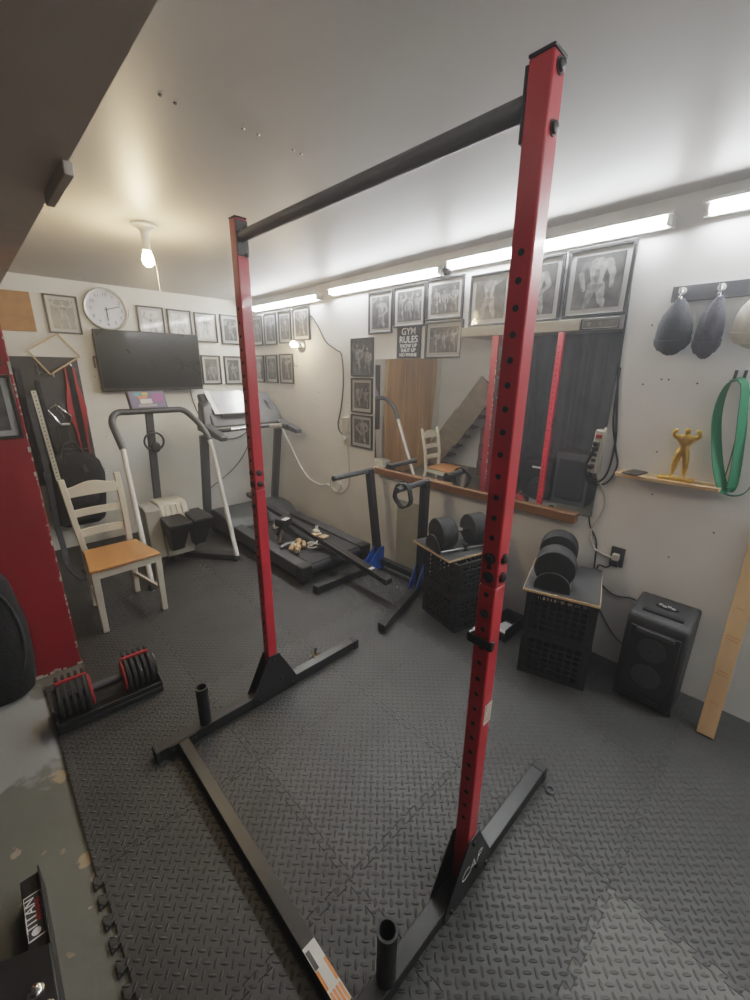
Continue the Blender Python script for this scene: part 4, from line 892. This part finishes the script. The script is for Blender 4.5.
# ------------------------------------------------------------------ hook rail with caps
t = thing('hook_rail', 'dark wooden rail with silver hooks on the right wall', 'hook rail', (XR, .33, 1.94))
part('rail_board', MB().box(XR-.02, XR-.001, .02, .57, 1.942, 2.008), 'rail', t, bevel=.002)
for y in (.529, .389, .25, .11):
    part('hook', MB().lathe((XR-.02, y, 1.985), (-1, 0, 0), [(.016, 0), (.016, .004), (.006, .008)], 14).tube([(XR-.022, y, 1.985), (XR-.055, y, 1.975), (XR-.062, y, 1.995)], .006, 8, sub=4).tube([(XR-.022, y, 1.975), (XR-.045, y, 1.945), (XR-.06, y, 1.96)], .005, 8, sub=4), 'white', t)
def cap(label, yt, yb, zt, zb, wy, key):
    t = thing('baseball_cap', label, 'cap', (XR-.06, (yt+yb)/2, zb), 0, 'caps on the hook rail')
    W_ = [(0, .16), (.04, .30), (.14, .52), (.30, .80), (.46, .95), (.62, 1.), (.76, .95), (.88, .74), (.96, .44), (1, .12)]; rr = []
    for q, w_ in W_:
        z = zt+(zb-zt)*q; y = yt+(yb-yt)*min(1, q*1.5)
        rr.append([(XR-.064+.050*w_**.7*math.cos(a), y+wy*.5*w_*math.sin(a), z+.006*math.sin(3*a+q*8)) for a in [2*math.pi*k/26 for k in range(26)]])
    part('crown', MB().rings(rr), key, t)
    rr = []
    for q, w_, e in ((.70, 1.0, .003), (.80, .93, .005), (.90, .72, .004)):
        z = zt+(zb-zt)*q; rr.append([(XR-.064+(.050*w_**.7+e)*math.cos(a), yb+(wy*.5*w_+e)*math.sin(a), z+.012*math.cos(a)) for a in [2*math.pi*k/26 for k in range(26)]])
    part('brim', MB().rings(rr), key, t)
    part('hang_loop', MB().tube([(XR-.058, yt+.012, zt-.01), (XR-.058, yt, zt+.022), (XR-.058, yt-.012, zt-.01)], .003, 6, sub=4), key, t)
cap('black cap on the first hook of the hook rail', .520, .522, 1.945, 1.712, .142, 'capb'); cap('narrow charcoal cap on the second hook of the rail', .380, .392, 1.945, 1.695, .100, 'capg'); cap('beige cap on the hook rail at the photo edge', .235, .235, 1.955, 1.735, .16, 'beige')
# ------------------------------------------------------------------ green band on hooks
t = thing('band_hook', 'pair of grey metal prongs on the right wall holding the green band', 'hook', (XR, .255, 1.6))
for y in (.272, .240): part('prong', MB().bar((XR-.002, y, 1.60), (XR-.012, y-.004, 1.645), .012, .004, (1, 0, 0)).bar((XR-.002, y, 1.598), (XR-.07, y, 1.602), .012, .005), 'grey', t)
loop = [(.256, 1.606), (.278, 1.592), (.292, 1.53), (.290, 1.44), (.268, 1.33), (.238, 1.22), (.208, 1.140), (.182, 1.128), (.178, 1.19), (.19, 1.33), (.205, 1.46), (.220, 1.57), (.238, 1.603)]
P = spline([V((2.405+.012*math.sin(i), y, z)) for i, (y, z) in enumerate(loop)], 5, True)
single('resistance_band', 'wide green resistance band looped over the prongs on the right wall', 'band', MB().ribbon(P, [V((1, -.9*math.sin(math.pi*i/len(P)), .25)) for i in range(len(P))], .05, .004, True), 'green', smooth=60)
loop = [(.235, 1.607), (.215, 1.58), (.185, 1.5), (.155, 1.38), (.125, 1.26), (.115, 1.17), (.135, 1.115), (.18, 1.10), (.222, 1.125), (.21, 1.2), (.21, 1.4), (.222, 1.56)]
P = spline([V((2.428, y, z)) for y, z in loop], 5, True)
single('resistance_band', 'thin green resistance band hanging behind the wide green one', 'band', MB().ribbon(P, (1, 0, 0), .02, .004, True), 'green', smooth=60)

# ------------------------------------------------------------------ electrics
t = thing('power_strip', 'beige power strip hanging at the right edge of the mirror', 'power strip', (2.43, .765, 1.08))
pa, pb = V((2.425, .778, 1.10)), V((2.425, .762, 1.335))
part('strip_body', MB().bar(pa, pb, .048, .026, (1, 0, 0)), 'creamp', t, bevel=.006)
p = pa.lerp(pb, .86); part('rocker_switch', MB().obox(p+V((-.016, 0, 0)), (.008, .03, .022)), 'redfab', t, bevel=.002)
for s in (.70, .56, .43, .30, .17):
    p = pa.lerp(pb, s); part('outlet_slot', MB().obox(p+V((-.0145, 0, 0)), (.002, .022, .018)), 'grey', t)
for s in (.70, .58, .16):
    p = pa.lerp(pb, s); part('plug', MB().obox(p+V((-.03, 0, 0)), (.03, .026, .024)), 'cableb', t, bevel=.004)
def cable(label, pts, r, key):
    pts = [(XR-r-.0015 if XR-.0125 < x else x, YB-r-.0015 if YB-.0135 < y else y, z) for x, y, z in pts]
    return single('cable', label, 'cable', MB().tube(pts, r, 8, sub=7), key, group='loose cables')
cable('black cable dropping from the tube lights past the mirror edge to the power strip', [(XR-.01, .80, 2.24), (XR-.01, .768, 2.19), (XR-.01, .75, 1.92), (XR-.01, .742, 1.66), (XR-.01, .712, 1.42), (XR-.012, .695, 1.28), (XR-.02, .70, 1.12), (XR-.03, .735, 1.055), (XR-.045, .79, 1.07), (XR-.065, .80, 1.15), (XR-.065, .772, 1.25)], .006, 'cableb')
cable('second black cable looping tightly behind the power strip', [(XR-.008, .735, 1.655), (XR-.008, .725, 1.4), (XR-.008, .69, 1.25), (XR-.01, .665, 1.15), (XR-.015, .70, 1.05), (XR-.03, .78, 1.04), (XR-.06, .805, 1.12), (XR-.06, .77, 1.23)], .005, 'cableb')
cable('cream cable running from the power strip down to the lower wall outlet', [(2.43, .745, 1.35), (2.415, .735, 1.3), (2.43, .745, 1.1), (XR-.012, .70, .98), (XR-.01, .69, .90), (XR-.01, .725, .80), (XR-.01, .735, .72), (XR-.01, .70, .655), (XR-.015, .62, .635), (XR-.03, .586, .645)], .006, 'cablew')
cable('thin black cable hanging from the mirror bottom down behind the crates', [(XR-.008, .80, 1.06), (XR-.008, .775, .95), (XR-.008, .752, .80), (XR-.008, .70, .70), (XR-.008, .685, .55), (XR-.008, .67, .42), (XR-.01, .62, .30), (XR-.02, .52, .18), (XR-.02, .43, .12)], .0045, 'cableb')
cable('black lead from the lower wall outlet to the speaker', [(XR-.03, .585, .61), (XR-.02, .62, .57), (XR-.01, .665, .56), (XR-.01, .66, .48), (XR-.02, .56, .42), (XR-.03, .47, .44), (2.42, .415, .44)], .0045, 'cableb')
t = thing('wall_outlet', 'wall outlet with dark plate and plugs below the wall shelf', 'outlet', (XR, .58, .60))
part('cover_plate', MB().box(XR-.006, XR-.0005, .545, .615, .585, .70), 'dgrey', t, bevel=.002); part('plug', MB().box(XR-.04, XR-.006, .565, .60, .63, .665), 'cablew', t, bevel=.005); part('plug', MB().box(XR-.038, XR-.006, .562, .604, .592, .626), 'cableb', t, bevel=.005)
t = thing('wall_outlet', 'pale wall outlet box with plugged cables left of the stacked pictures', 'outlet', (XR, 2.92, 1.0))
part('outlet_box', MB().box(XR-.035, XR-.0005, 2.885, 2.95, 1.075, 1.22), 'creamp', t, bevel=.004); part('cover_plate', MB().box(XR-.015, XR-.0005, 2.885, 2.95, .965, 1.05), 'creamp', t, bevel=.003); part('plug', MB().box(XR-.045, XR-.015, 2.905, 2.94, 1.02, 1.05), 'wtxt', t, bevel=.004)
cable('black cable hanging in a bow from the pictures to the upper wall outlet', [(XR-.008, 3.43, 2.10), (XR-.008, 3.39, 2.09), (XR-.008, 3.30, 2.0), (XR-.008, 3.19, 1.87), (XR-.008, 3.05, 1.80), (XR-.008, 2.973, 1.75), (XR-.008, 2.953, 1.53), (XR-.008, 2.99, 1.30), (XR-.008, 3.035, 1.158), (XR-.012, 3.02, 1.09), (XR-.03, 2.955, 1.07)], .006, 'cableb')
cable('cream cable sagging on the right wall from the treadmill to a coil and the outlet', [(XR-.01, 4.43, 1.33), (XR-.01, 4.383, 1.36), (XR-.01, 4.25, 1.27), (XR-.01, 4.133, 1.164), (XR-.01, 3.98, .97), (XR-.01, 3.859, .832), (XR-.01, 3.70, .65), (XR-.01, 3.548, .535), (XR-.01, 3.35, .50), (XR-.01, 3.22, .53), (XR-.012, 3.12, .50), (XR-.012, 3.0, .49), (XR-.012, 2.887, .60), (XR-.01, 2.89, .80), (XR-.01, 2.905, .97)], .006, 'cablew')
single('cable_coil', 'small coil of cream cable on the right wall behind the dip station arm', 'cable', MB().torus((XR-.025, 3.07, .56), (1, .1, 0), .075, .006).torus((XR-.035, 3.07, .555), (1, -.1, .1), .068, .006), 'cablew')
cable('black television cable hanging down the back wall to the treadmill', [(1.72, YB-.03, 1.42), (1.76, YB-.012, 1.25), (1.85, YB-.012, 1.0), (2.0, YB-.012, .88), (2.2, YB-.012, .86), (2.38, YB-.012, .95)], .005, 'cableb')
cable('black cable curving across the back wall to the treadmill motor', [(2.40, YB-.012, .95), (2.3, YB-.012, .70), (2.12, YB-.012, .50), (1.85, YB-.02, .34), (1.70, YB-.10, .25), (1.60, 4.25, .12)], .005, 'cableb')

# ------------------------------------------------------------------ things the mirror shows on the far side of the room
m = MB()
random.seed(12)
xs = -1.30
for k in range(6):
    wd = 1.30/6; pts_l = []
    n = 14
    wob = lambda z, kk: .02*math.sin(z*3.1+kk*1.7)+(.03*math.sin(z*2+1) if kk in (0, 6) else 0)
    poly = [(xs+wob(2.03*i/n, k), 2.03*i/n+FZ) for i in range(n+1)]+[(xs+wd-.004+wob(2.03*i/n, k+1), 2.03*i/n+FZ) for i in range(n, -1, -1)]
    m.prism(poly, lambda u, v, w: (u, w, v), YB-.09-.012*(k % 2), YB-.05-.012*(k % 2)); xs += wd
single('wood_slab_panelling', 'tan vertical wood slabs standing against the back wall, reflected in the mirror', 'wood panel', m, 'tan')
t = thing('wooden_staircase', 'open wooden staircase along the left wall, reflected in the mirror', 'staircase', (-1.4, 4.0, FZ))
part('stringer', MB().bar((-1.05, 4.36, .10), (-1.05, 3.35, 1.45), .36, .05, (1, 0, 0)), 'stairw', t)
for k in range(7):
    f_ = (k+.4)/7.5; y, z = 4.38-1.05*f_, .10+1.35*f_
    part('tread', MB().box(-1.58, -1.05, y-.13, y+.10, z-.02, z+.02), 'brick', t)
random.seed(5)
labs = ['dark red storage box stacked lowest under the staircase', 'dark red storage box in the middle of the stack under the staircase', 'dark red storage box on top of the stack under the staircase']
for k in range(3): 
    single('storage_box', labs[k], 'box', MB().box(-1.52+.04*k, -1.12-.02*k, 3.26+.03*k, 3.5, FZ+.001+.26*k, FZ+.255+.26*k), 'brick', group='boxes under the stairs', bevel=.006)
m = MB(); P = []
n = 190
rows = []
for j in range(2):
    z = 2.10 if j else FZ+.01
    rows.append([(-.95+.035*math.sin(i*.52)+.012*math.sin(i*1.31), -1.2+4.4*i/n, z) for i in range(n+1)])  # near stretch runs on past the camera to cut bounce from the left
for i in range(n): m.face([rows[0][i], rows[0][i+1], rows[1][i+1], rows[1][i]])
single('black_curtain', 'floor length black curtain, lengthened out of view to darken the left side', 'curtain', m, 'curt', smooth=80)
t = thing('storage_cabinet', 'black plastic storage cabinet in front of the black curtain, reflected in the mirror', 'cabinet', (-.68, 2.1, FZ))
part('cabinet_body', MB().box(-.86, -.52, 1.60, 2.02, FZ, .66), 'dgrey', t, bevel=.01); part('cabinet_door', MB().box(-.52, -.505, 1.64, 1.98, .06, .58), 'blkm', t, bevel=.008)
t = thing('black_toolbox', 'black box with small white mark beside the storage cabinet', 'box', (-.68, 2.25, FZ))
bd = part('box_body', MB().box(-.86, -.52, 2.06, 2.46, FZ, .50), 'blkm', t, bevel=.01); part('white_mark', MB().box(-.52, -.518, 2.20, 2.32, .40, .425), 'wtxt', t)
t = thing('weight_plate', 'round black weight plate leaning on the storage cabinet', 'weight plate', (-.45, 2.2, FZ))
part('plate_disc', MB().lathe((-.49, 2.2, .16), (1, 0, .12), [(.02, 0), (.17, 0), (.17, .03), (.15, .03), (.14, .02), (.05, .02), (.045, .032), (.02, .032)], 36), 'rub', t)

# ------------------------------------------------------------------ lights
def area(name, loc, rot, sx_, sy_, power, col):
    l = bpy.data.lights.new(name, 'AREA'); l.shape = 'RECTANGLE'; l.size = sx_; l.size_y = sy_; l.energy = power; l.color = col
    o = bpy.data.objects.new(name, l); COL.objects.link(o); o.location = loc; o.rotation_euler = rot; return o
def point(name, loc, power, col, r=.03):
    l = bpy.data.lights.new(name, 'POINT'); l.energy = power; l.color = col; l.shadow_soft_size = r
    o = bpy.data.objects.new(name, l); COL.objects.link(o); o.location = loc; return o
point('ceiling_bulb_lamp', (bx_, by_, bz-.235), 5, (1, .74, .42), .03)
for y in (-.3, -1.6): area('added_fill_lamp', (.9, y, zc(y)-.03), (0, 0, 0), .9, .9, 1.0, (1, .97, .92))  # added fill behind the camera, not actual ceiling fixtures
point('wall_bulb_lamp', (XR-.15, 3.58, 1.86), 1.0, (1, .74, .42), .02)
w = bpy.data.worlds.new('room air'); scene.world = w; w.use_nodes = True
w.node_tree.nodes['Background'].inputs[0].default_value = (.5, .52, .55, 1); w.node_tree.nodes['Background'].inputs[1].default_value = .1

# ------------------------------------------------------------------ camera
yaw, pitch, roll = .7704, .3026, .0111
fw_ = V((math.sin(yaw)*math.cos(pitch), math.cos(yaw)*math.cos(pitch), -math.sin(pitch))); r_ = V((math.cos(yaw), -math.sin(yaw), 0)); u_ = r_.cross(fw_)
r2 = r_*math.cos(roll)+u_*math.sin(roll); u2 = -r_*math.sin(roll)+u_*math.cos(roll)
cam = bpy.data.cameras.new('camera'); co = bpy.data.objects.new('camera', cam); COL.objects.link(co)
cam.sensor_fit = 'HORIZONTAL'; cam.sensor_width = 36; cam.lens = 414.58/750*36; cam.clip_start = .02
co.matrix_world = basis((0, 0, 1.6265), r2, u2, -fw_)
scene.camera = co
scene.view_settings.view_transform = 'Filmic'; scene.view_settings.look = 'None'; scene.view_settings.exposure = EXPO
vs_ = w.node_tree.nodes.new('ShaderNodeVolumeScatter'); vs_.inputs['Density'].default_value = .025; vs_.inputs['Anisotropy'].default_value = .55; vs_.inputs['Color'].default_value = (.95, .96, 1, 1)
w.node_tree.links.new(vs_.outputs[0], w.node_tree.nodes['World Output'].inputs['Volume'])   # thin haze added to the air to veil like lens glare
scene.cycles.use_denoising = True
scene.cycles.max_bounces = 8; scene.cycles.diffuse_bounces = 5
